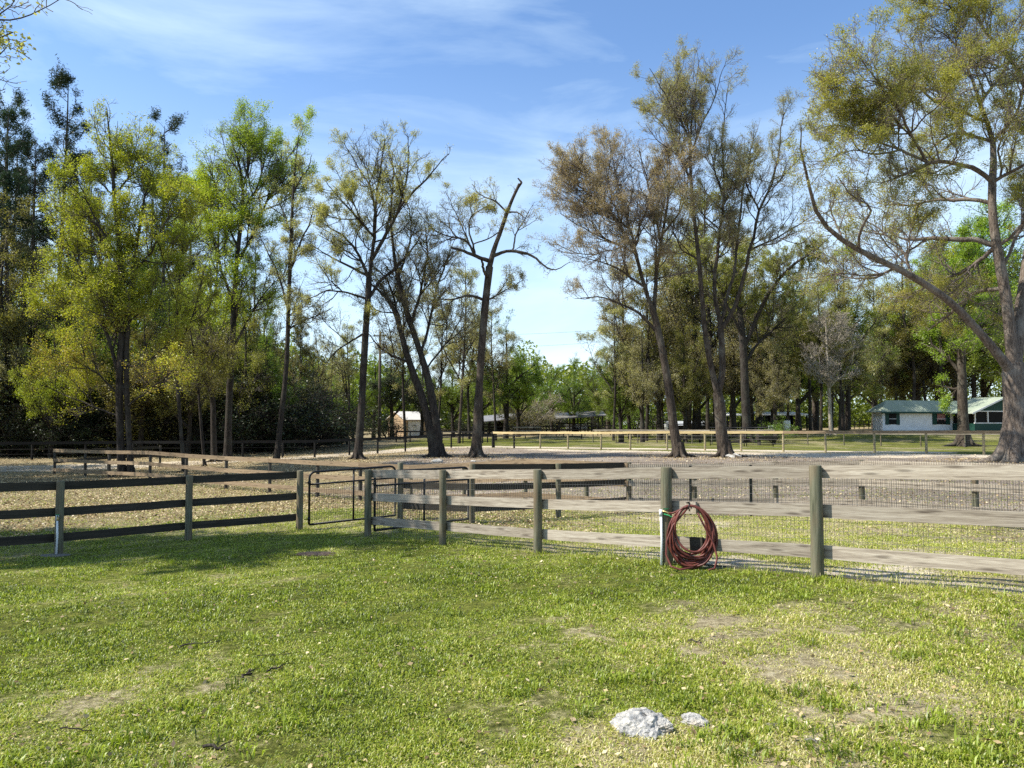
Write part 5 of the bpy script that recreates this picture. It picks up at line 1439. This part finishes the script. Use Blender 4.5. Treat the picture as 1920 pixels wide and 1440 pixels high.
row('bush', 'evergreen_bush', 'bush', [(px_, d_, t_, m_) for px_, d_, t_, m_ in [(-110,52,690,L_DK),(-20,52,680,L_DK),(40,54,640,L_DK),(85,50,770,L_DK),(150,51,740,L_DK),(200,56,700,L_DK),(255,52,720,L_BR),(300,54,690,L_BR),(345,53,740,L_DK),(400,56,700,L_BR),(450,54,720,L_DK),(505,56,700,L_DK),(550,58,690,L_DK),(590,62,700,L_DK),(120,60,640,L_BR),(230,60,660,L_DK),(480,62,650,L_DK),(370,64,660,L_DK),(20,50,760,L_DK),(615,70,730,L_DK)]],
    M_BARK_DK, '%s shady bush from the left at the foot of the left wood', 'bushes along the foot of the left wood', 1.35)
# centre
row('broad', 'deciduous_tree', 'tree', [(630,74,700,L_BG),(662,78,690,L_BG),(700,92,650,L_BG),(735,90,640,L_DK),(790,94,655,L_DK),(850,92,660,L_GR),(905,96,650,L_DK),(948,86,592,L_GR),(972,90,650,L_BG),(1005,112,660,L_GR),(1035,104,680,L_GR),(1075,108,664,L_GR),(1112,112,700,L_GR),(640,92,720,L_DK)],
    M_BARK_DK, '%s rounded leafy tree from the left behind the tan shed and open sheds', 'leafy trees behind the sheds', 1.0)
row('slim', 'deciduous_tree', 'tree', [(860,72,480,L_OL,M_BARK),(880,84,520,L_OL),(820,82,560,L_OL),(760,76,520,L_OL),(930,80,560,L_OL),(620,86,640,L_OL),(650,70,600,L_OL)],
    M_BARK_DK, '%s thin crowned tree from the left standing beyond the leaning stems', 'thin crowned trees beyond the leaning stems')
row('bush', 'bush', 'bush', [(985,96,740,L_OL,M_BARK_WH),(1000,98,735,L_OL,M_BARK_WH),(728,84,760,L_DK),(870,98,770,L_DK),(1195,84,740,L_GR),(1450,64,775,L_GR),(1410,92,770,L_DK),(1130,104,770,L_DK),(1230,98,765,L_DK),(1330,98,765,L_DK),(640,84,770,L_DK),(1040,118,765,L_DK),(800,110,770,L_DK),(920,112,770,L_DK)],
    M_BARK_DK, '%s bush from the left among the far sheds and paddocks', 'bushes among the far sheds', 1.2)
# right
row('slim', 'deciduous_tree', 'tree', [(1150,76,560,L_OL),(1182,80,470,L_RU),(1168,92,600,L_GR),(1212,74,480,L_BR),(1243,84,440,L_RU),(1262,90,420,L_BR),(1300,80,400,L_OL),(1328,88,430,L_RU),(1345,76,330,L_BR),(1370,90,420,L_RU),(1420,84,470,L_OL),(1447,80,520,L_BR),(1478,74,540,L_OL),(1494,96,500,L_GR),(1520,80,470,L_OL),(1540,72,520,L_BR),(1575,74,540,L_OL),(1590,98,440,L_YG),(1560,98,480,L_OL)],
    M_BARK_DK, '%s slim dark trunked tree from the left between the paddock trees and the white house', 'slim trees in the middle right wood', 1.1)
row('broad', 'deciduous_tree', 'tree', [(1140,100,640,L_GR),(1185,96,600,L_GR),(1235,104,560,L_BR),(1290,100,540,L_GR),(1350,104,560,L_DK),(1410,100,540,L_BR),(1470,104,560,L_OL),(1530,108,560,L_BR),(1590,112,560,L_GR),(1640,122,570,L_BR),(1690,124,600,L_OL),(1720,120,540,L_BR),(1760,126,560,L_OL),(1800,122,480,L_GR),(1850,124,520,L_OL),(1900,122,440,L_GR),(1960,118,480,L_OL),(1985,110,380,L_GR),(1930,72,470,L_GR),(2040,90,440,L_OL)],
    M_BARK, '%s broad crowned tree from the left in the wood behind the white house and corral', 'broad trees in the right wood')
row('slim', 'deciduous_tree', 'tree', [(1650,116,600,L_OL),(1685,118,560,L_GR),(1712,116,480,L_BR),(1742,118,540,L_OL),(1775,116,420,L_YG),(1830,120,400,L_GR),(1880,118,360,L_BG),(1700,122,450,L_OL),(1760,124,440,L_YG),(1640,120,520,L_OL)],
    M_BARK_DK, '%s slim tree from the left standing behind the green roofed white house', 'slim trees behind the white house', 1.25)
# far wood: one mass beyond everything
def far_wood():
    r = np.random.default_rng(77); n = 420000
    th = r.uniform(-.95, .95, n); d = r.uniform(132, 168, n) - 30 * (th < -.32) * 1.0
    x = np.tan(th * .9) * d; y = d
    h0 = 13 + 3.5 * np.sin(x * .09) + 2.5 * np.sin(x * .23 + 1) + 1.5 * np.sin(x * .61) + 7 * sst(-30, -60, x) * (x < -30) + np.where((x > 25), 5, 0) - 4 * np.exp(-((x - 12) / 12) ** 2)
    z = r.random(n) ** 1.3 * h0
    cl = noise3(np.stack([x, y, z * 1.6], -1) * .17, 1, 4); k = r.random(n) < np.clip(.6 + cl * .9 + (z < 4) * .35, .08, 1)
    C = np.stack([x, y, gz(x, y) * 0 + .5 + z], -1)[k]
    V, q = leaf_quads(C, r.uniform(.35, .8, len(C)), r)
    hue = np.clip(.4 + .4 * noise3(C * .06, 1, 8) + r.normal(0, .15, len(C)), 0, 1)
    o = obj('far_wood', mesh_np('far_wood', V, q, attrs={'lv': np.repeat(hue, 4)}), L_GR)
    tag(o, 'far off mixed wood closing the view behind the sheds and trees', 'wood', kind='stuff')
far_wood()

# ------------------------------------------------------------------ buildings
def house():
    A = G(1656, 807, 95); B_ = G(1800, 804, 98); dx, dy = B_[0] - A[0], B_[1] - A[1]; Ln = math.hypot(dx, dy)
    A[2] = min(A[2], B_[2]) + .02
    t = thing('white_house', A, 'low white house with green metal roof and screened porch at the right', 'house', rz=math.atan2(dy, dx))
    k = 3.0; W_ = 1.7; H_ = 2.4
    m = MB(); m.box(0, Ln, 0, W_, -.6, H_); m.build('wall', M_WHITEP, t)
    m = MB(); m.box(-.08, -.004, -.02, W_, -.6, H_ - .1); m.build('end_wall', M_WHITEP, t)
    m = MB(); m.box(-.01, Ln, -.03, 0, -.6, .22); m.build('plinth', M_WHITEP, t)
    # roof: two slopes with thickness
    e = .55; rise = 1.35; rx0 = -.7; rx1 = Ln + 9.5
    m = MB()
    y0, y1, ym = -e, W_ + e, W_ / 2
    z0 = H_ - .08; z1 = H_ + rise
    m.add([(rx0,y0,z0),(rx1,y0,z0),(rx1,ym,z1),(rx0+1.9,ym,z1),(rx0,y0,z0-.10),(rx1,y0,z0-.10),(rx1,ym,z1-.10),(rx0+1.9,ym,z1-.10)],
          [(0,1,2,3),(7,6,5,4),(0,4,5,1),(1,5,6,2),(2,6,7,3),(3,7,4,0)])
    m.add([(rx0+1.9,ym,z1),(rx1,ym,z1),(rx1,y1,z0),(rx0,y1,z0),(rx0+1.9,ym,z1-.1),(rx1,ym,z1-.1),(rx1,y1,z0-.1),(rx0,y1,z0-.1)],
          [(0,1,2,3),(7,6,5,4),(0,4,5,1),(1,5,6,2),(2,6,7,3),(3,7,4,0)])
    m.add([(rx0,y0,z0+.003),(rx0+1.9,ym,z1+.003),(rx0,y1,z0+.003),(rx0,y0,z0-.1),(rx0+1.9,ym,z1-.1),(rx0,y1,z0-.1)], [(0,1,2),(5,4,3),(0,2,5,3)])
    m.build('roof', M_ROOF, t)
    m = MB(); m.box(rx0, Ln - .6, -e - .03, -e, z0 - .22, z0 - .01); m.build('gutter', M_GREENTRIM, t)
    def u(px):  # column of the photo -> distance along the wall
        kx = (px - 960) / F * 1.0; kx = kx / (CP + (-65 / F) * SP) if False else kx
        return (kx * A[1] - A[0]) / (dx / Ln - kx * dy / Ln)
    for i, (a_, b_) in enumerate(((1659, 1686), (1747, 1780))):
        x0, x1 = u(a_), u(b_); w = x1 - x0; c = .25 * w
        f = MB(); f.box(x0 + c, x1 - c, -.05, .0, .75, 2.18); fr = f.build('window', M_DARKIN, t)
        if i:
            m = MB()
            for j in range(9): m.box(x0 + c + .06 + (w-2*c-.12)*j/9, x0 + c + .06 + (w-2*c-.12)*(j+.7)/9, -.075, -.054, 1.28 + abs(j-4)*.03 - (.25 if j in (0,8) else 0), 2.1)
            m.build('curtain', M_REDCLOTH, fr)
        m = MB(); m.box(x0 + c, x1 - c, -.09, -.053, 1.40, 1.45); m.build('sash_bar', M_WHITEP, fr)
        for a2, b2 in ((x0, x0 + c - .02), (x1 - c + .02, x1)):
            m = MB(); m.box(a2, b2, -.045, .0, .70, 2.22)
            for j in range(9): m.box(a2 + .05, b2 - .05, -.06, -.046, .78 + j * .155, .86 + j * .155)
            m.build('shutter', M_GREENTRIM, t)
    x0, x1 = u(1703), u(1722); m = MB(); m.box(x0, x1, -.08, -.0, 2.16, 2.40); m.build('vent', M_DARKIN, t)
    # screened porch, gable towards the paddock
    px0 = Ln - 1.2; px1 = Ln + 8.8; yf = -3.4
    p = MB(); p.box(px0, px1, yf, yf + .10, -.4, .85); p.box(px0, px0 + .1, yf + .102, -.06, -.4, .85); p.build('porch_wall', M_GREENTRIM, t)
    m = MB()
    for xx in (px0 + .05, px0 + 2.0, px0 + 5.0, px0 + 5.25, px1 - .12): m.box(xx, xx + .13, yf - .03, yf + .10, .96, 2.30)
    m.box(px0, px1, yf - .04, yf + .11, .852, .958); m.box(px0, px1, yf - .04, yf + .11, 2.302, 2.42)
    m.build('porch_frame', M_WHITEP, t)
    m = MB(); m.box(px0 + .1, px1 - .1, yf + .12, yf + .13, .90, 2.36); m.box(px0 + .12, px0 + .13, yf + .14, -.1, .90, 2.36); m.build('porch_screen', M_DARKIN, t)
    gx = px0 + 4.2; gt = H_ + 1.75
    m = MB(); m.add([(px0-.1,yf+.02,2.425),(px1+.1,yf+.02,2.425),(gx,yf+.02,gt-.12),(px0-.1,yf+.12,2.425),(px1+.1,yf+.12,2.425),(gx,yf+.12,gt-.12)], [(0,1,2),(5,4,3),(0,2,5,3),(2,1,4,5),(0,3,4,1)])
    m.build('porch_gable', M_GREENTRIM, t)
    m = MB()
    for xa, xb in ((px0 - .9, gx), (px1 + .9, gx)):
        za = 2.15
        m.add([(xa,yf-.6,za),(xb,yf-.6,gt),(xb,W_/2,gt),(xa,W_/2,za),(xa,yf-.6,za-.1),(xb,yf-.6,gt-.1),(xb,W_/2,gt-.1),(xa,W_/2,za-.1)],
              [(0,1,2,3),(7,6,5,4),(0,4,5,1),(1,5,6,2),(2,6,7,3),(3,7,4,0)])
    m.build('porch_roof', M_ROOF, t)
    m = MB()
    for xa in (px0 - .9, px1 + .9): m.obox((xa, yf - .63, 2.08), (gx, yf - .63, gt - .07), .04, .2)
    m.build('fascia', M_WHITEP, t)
    def wl(x, y, z): return A + np.array([math.cos(t.rotation_euler.z) * x - math.sin(t.rotation_euler.z) * y, math.sin(t.rotation_euler.z) * x + math.cos(t.rotation_euler.z) * y, z])
    m = MB(); q = wl(px0 + 5.6, yf - .1, 0)
    for j in range(12):
        a = j / 12; m.add([(a*1.5-.75, -.02-.03*(j%2), .98),(a*1.5-.6,-.02-.03*((j+1)%2),.98),(a*1.5-.6,-.06,.98-.45*math.sin(math.pi*(a+.08))-.08*(j%3)),(a*1.5-.75,-.06,.98-.45*math.sin(math.pi*a)-.05)], [(0,1,2,3)])
    o = m.build('white_cloth', M_WHITEP, None, q); o.rotation_euler = t.rotation_euler; tag(o, 'white cloth hung over the porch rail of the white house', 'cloth')
    q = wl(px0 + 9.2, yf - 3.0, 0); q[2] = gz(q[0], q[1]) + .12; rock('pale_rock', q, .5, .35, .25, 55, 'pale boulder on the grass in front of the porch of the white house', M_CONC, 3)
    q = wl(px0 + 10.4, yf - 3.1, 0); q[2] = gz(q[0], q[1]) + .1; rock('pale_rock', q, .35, .3, .22, 56, 'small pale boulder beside the bigger one near the oak trunk', M_CONC, 3)
house()
def shed():
    C = G(758, 819, 100); rz = math.atan2(.6, .8); L_ = 5.2; D_ = 4.6; H_ = 2.3; g = .95
    t = thing('tan_shed', C, 'small tan metal shed with a pale roof and white roll up door', 'shed', rz=rz)
    m = MB(); m.box(0, L_, 0, D_, -.4, H_)
    m.add([(0,-.002,H_),(0,D_+.002,H_),(0,D_/2,H_+g),(.08,-.002,H_),(.08,D_+.002,H_),(.08,D_/2,H_+g)], [(0,2,1),(3,4,5),(0,3,5,2),(2,5,4,1)])
    for j in range(24): m.box(-.02, -.002, .06 + j*.19, .12 + j*.19, -.2, H_ - .02)
    m.build('wall', M_TANWALL, t)
    m = MB()
    for ya in (-.3, D_ + .3):
        m.add([(-.25,ya,H_-.1),(L_+.25,ya,H_-.1),(L_+.25,D_/2,H_+g+.06),(-.25,D_/2,H_+g+.06),(-.25,ya,H_-.18),(L_+.25,ya,H_-.18),(L_+.25,D_/2,H_+g-.02),(-.25,D_/2,H_+g-.02)],
              [(0,1,2,3),(7,6,5,4),(0,4,5,1),(1,5,6,2),(2,6,7,3),(3,7,4,0)])
    m.build('roof', M_PALEROOF, t)
    m = MB(); m.box(.55, 2.6, -.06, 0, -.2, 2.02)
    for j in range(8): m.box(.57, 2.58, -.075, -.061, -.1 + j*.26, .1 + j*.26)
    d_ = m.build('door', M_WHITEP, t); m = MB(); m.box(1.3, 1.7, -.10, -.078, 1.35, 1.55); m.build('sign_plate', M_GREYWALL, d_)
    m = MB(); m.box(2.68, 2.80, -.07, 0, -.2, 2.1); m.build('door_post', M_BARK_DK, t)
shed()
def open_shed(px0, px1, d, ytop, yeave, label, mat, nposts=5, depth=5.0, slope=.8, rise=0.0, wall=False, back=M_DARKIN):
    a, b = ground_px(px0, d), ground_px(px1, d); L_ = b[0] - a[0]; t = thing('open_shed', a, label, 'open shed')
    ze = P(px0, yeave, d)[2] - a[2]; zt = ze + slope
    m = MB(); r_ = rise
    m.add([(-.5,-.6,ze),(L_+.5,-.6,ze+r_),(L_+.5,depth+.5,zt+r_),(-.5,depth+.5,zt),(-.5,-.6,ze-.12),(L_+.5,-.6,ze-.12+r_),(L_+.5,depth+.5,zt-.12+r_),(-.5,depth+.5,zt-.12)],
          [(0,1,2,3),(7,6,5,4),(0,4,5,1),(1,5,6,2),(2,6,7,3),(3,7,4,0)]); m.build('roof', mat, t)
    for i in range(nposts):
        for y in (0, depth):
            x = L_ * i / (nposts - 1); m = MB(); m.box(x-.08, x+.08, y-.08, y+.08, -.3, ze - .125 + (r_ * x / L_) + (slope - .13 if y else 0) * .9); m.build('post', M_POST_BLK, t)
    for z in (.45, .85, 1.25):
        m = MB(); m.box(0, L_, depth-.03+.12, depth+.15, z-.08, z+.08); m.build('rail', M_BLACK, t)
    if wall:
        m = MB(); m.box(L_*.35, L_, depth+.16, depth+.26, -.2, ze + slope*.7); m.build('back_wall', back, t)
    return t
open_shed(902, 974, 102, 785, 791, 'first open shed from the left with a sloping grey brown roof', M_GREYROOF, 6, rise=.5, wall=True)
open_shed(1048, 1130, 106, 778, 785, 'second open shed from the left with a grey green roof and white gear under it', M_GREYROOF, 5, rise=.5, wall=False)
open_shed(1365, 1392, 96, 776, 778, 'narrow white roofed lean to behind the forked paddock tree', M_WHITEROOF, 3, slope=.35)
open_shed(1432, 1514, 98, 774, 777, 'long white roofed open shed behind the corral, left of the bare tree', M_WHITEROOF, 6, slope=.4, wall=True)
def low_building():
    a, b = ground_px(1172, 122), ground_px(1335, 118); L_ = b[0] - a[0]; t = thing('low_barn', a, 'long low barn with pale grey roof far behind the two paddock trees', 'barn')
    zt = P(1172, 793, 122)[2] - a[2]; ze = P(1172, 797.5, 122)[2] - a[2]
    m = MB(); m.box(0, L_, 0, 5, -.5, ze - .01); m.build('wall', M_DARKIN, t)
    m = MB(); m.add([(-.5,-.5,ze),(L_+.5,-.5,ze),(L_+.5,2.5,zt+.3),(-.5,2.5,zt+.3),(-.5,5.5,ze),(L_+.5,5.5,ze)], [(0,1,2,3),(3,2,5,4),(0,3,4),(1,5,2)]); m.build('roof', plain('weathered_galvanised_roof', (.42,.43,.42), .5, 0, .3, 1), t)
low_building()
# gear under the second shed: parked utility trailer and cart
def utility_trailer(px, d, label, L_=3.0, h=1.0):
    p = ground_px(px, d); t = thing('utility_trailer', p, label, 'trailer')
    m = MB(); m.box(0, L_, 0, 1.5, .5, .58); m.box(0, L_, 0, .06, .58, .58+h*.6); m.box(0, .06, .06, 1.44, .58, .58+h*.6); m.box(L_-.06, L_, .06, 1.44, .58, .58+h*.6); m.box(.06, L_-.06, 1.44, 1.5, .58, .58+h*.6)
    m.build('bed', M_WHITEP, t)
    for x in (L_*.5,):
        for y in (-.12, 1.62):
            m = MB(); m.tube([(x, y-.1, .38), (x, y+.1, .38)], .36, 14); m.build('wheel', M_DARKIN, t)
    m = MB(); m.obox((-1.1,.75,.5), (0,.75,.5), .08, .08); m.build('drawbar', M_BLKMETAL, t)
utility_trailer(1062, 108, 'white utility trailer parked under the second open shed')
utility_trailer(1196, 112, 'pale utility trailer parked far off left of the leaning paddock tree', 4, 1.6)
# blue drum, white barrel, plastic chair
def barrel(px, d, mat, label, h=.9, r=.29, ring=M_BLKMETAL):
    p = ground_px(px, d); t = thing('barrel', p, label, 'barrel')
    m = MB(); m.tube([(0,0,0),(0,0,h*.05),(0,0,h*.33),(0,0,h*.36),(0,0,h*.39),(0,0,h*.66),(0,0,h*.69),(0,0,h*.72),(0,0,h*.96),(0,0,h)], [r*.95,r,r,r*1.05,r,r,r*1.05,r,r,r*.93], 16); m.build('drum', mat, t)
    m = MB(); m.tube([(0,0,h-.02),(0,0,h+.02)], r*.98, 16); m.build('lid', ring, t)
barrel(1476, 74, M_WHITEP, 'white barrel at the foot of the leaning slim trees', 1.15, .33, M_WHITEP)
barrel(1247, 92, M_WHITEP, 'white barrel by the dark trunks behind the leaning paddock tree', 1.2, .4, M_WHITEP)
def chair(px, d):
    p = ground_px(px, d); t = thing('lawn_chair', p, 'white plastic lawn chair standing in the grass behind the back fence', 'chair')
    for x in (-.25, .25):
        for y in (-.25, .25):
            m = MB(); m.tube([(x,y,0),(x*.9,y*.9,.42)], .025, 6); m.build('leg', M_WHITEP, t)
    m = MB(); m.box(-.27,.27,-.27,.27,.42,.46); m.build('seat', M_WHITEP, t)
    m = MB(); m.obox((-.0,.27,.47),(-.0,.40,.95),.52,.04,(0,1,0)); m.build('backrest', M_WHITEP, t)
chair(1449, 72)
# benches and cable spool on the green paddock
def bench(px, d, L_, label, h=.75):
    p = ground_px(px, d); t = thing('wooden_bench', p, label, 'bench')
    m = MB(); m.box(0, L_, -.25, .25, h-.07, h); m.build('seat', M_BOARD_DK_SHADE, t)
    for x in (.12, L_-.22):
        m = MB(); m.box(x, x+.12, -.2, .2, 0, h-.072); m.build('leg', M_BOARD_DK_SHADE, t)
    m = MB(); m.box(.26, L_-.26, -.03, .03, h*.4, h*.4+.12); m.build('stretcher', M_BOARD_DK_SHADE, t)
bench(1062, 80, 1.75, 'dark wooden bench on the green paddock before the second open shed')
bench(1040, 90, 1.2, 'small low table left of the dark bench', .6)
def spool(px, d):
    p = ground_px(px, d); t = thing('cable_spool', p, 'dark wooden cable spool lying on its side near the back fence', 'cable spool')
    for z0, z1 in ((.0,.07),(.72,.79)):
        m = MB(); m.tube([(0,0,z0),(0,0,z1)], .48, 20); m.build('flange', M_BOARD_DK_SHADE, t)
    m = MB(); m.tube([(0,0,.072),(0,0,.718)], .26, 16); m.build('core', M_BOARD_DK_SHADE, t)
spool(1165, 68)
def feeder(px, d, label):
    p = ground_px(px, d); t = thing('hay_feeder', p, label, 'hay feeder')
    m = MB(); m.box(0, 1.5, -.4, .4, .35, .42); m.box(0, .05, -.4, .4, .42, .95); m.box(1.45, 1.5, -.4, .4, .42, .95); m.box(.05, 1.45, -.4, -.35, .42, .7); m.box(.05, 1.45, .35, .4, .42, .7); m.build('trough', M_BOARD_DK_SHADE, t)
    for x in (.1, 1.3):
        m = MB(); m.box(x, x+.1, -.3, .3, 0, .348); m.build('leg', M_BOARD_DK_SHADE, t)
feeder(1246, 66, 'dark hay feeder close behind the leaning paddock tree')
feeder(1284, 67, 'dark hay feeder between the two nearest paddock trees')
feeder(1420, 62, 'dark hay feeder behind the corral panels')
# stones at the tree feet
for i, (px, py, sx) in enumerate(((820, 866, .28), (832, 850, .22), (888, 866, .14), (1372, 858, .5))):
    p = on_ground(px, py, .03); rock('limestone_rock', p, sx, sx*.7, sx*.4, 60 + i, ['flat white stone on the ground before the twin leaning stems', 'small white stone beside the twin leaning stems', 'small tan stone at the foot of the storm broken tree', 'low pale stone at the root of the forked paddock tree'][i], None, 3)
# mounds of roots
# ------------------------------------------------------------------ utility pole and line
def pole(px, d, top, label):
    p = ground_px(px, d); h = P(px, top, d)[2] - p[2]; t = thing('utility_pole', p, label, 'utility pole')
    m = MB(); m.tube([(0,0,-.5),(0,0,h*.5),(0,0,h)], [.17,.15,.12], 10); m.build('pole', M_POLE, t)
    m = MB(); m.box(-.7,.7,-.16,-.06-.005,h-.5,h-.38); m.build('cross_arm', M_POLE, t)
    for x in (-.6, .6):
        m = MB(); m.tube([(x,-.11,h-.38),(x,-.11,h-.24)], .05, 8); m.build('insulator', M_WHITEP, t)
    return p + np.array([0, 0, h])
a_ = pole(711, 80, 622, 'dark utility pole behind the slender tree, left of the tan shed')
b_ = pole(1428, 96, 578, 'second utility pole almost hidden in the right wood')
t = thing('power_line', a_, 'two thin power line wires crossing the gap of open sky in the middle', 'power line')
for dz, dx_ in ((-.3, .6), (-1.7, 0)):
    m = MB(); pts = []
    for i in range(25):
        s = i / 24; q = (b_ - a_) * s; q[2] += dz - 4 * 1.1 * s * (1 - s); q[0] += dx_ * (1 - 2 * s) * 0; q[1] -= .12; pts.append(q)
    m.tube(pts, .010, 4); m.build('wire', M_WIRE_DK, t)
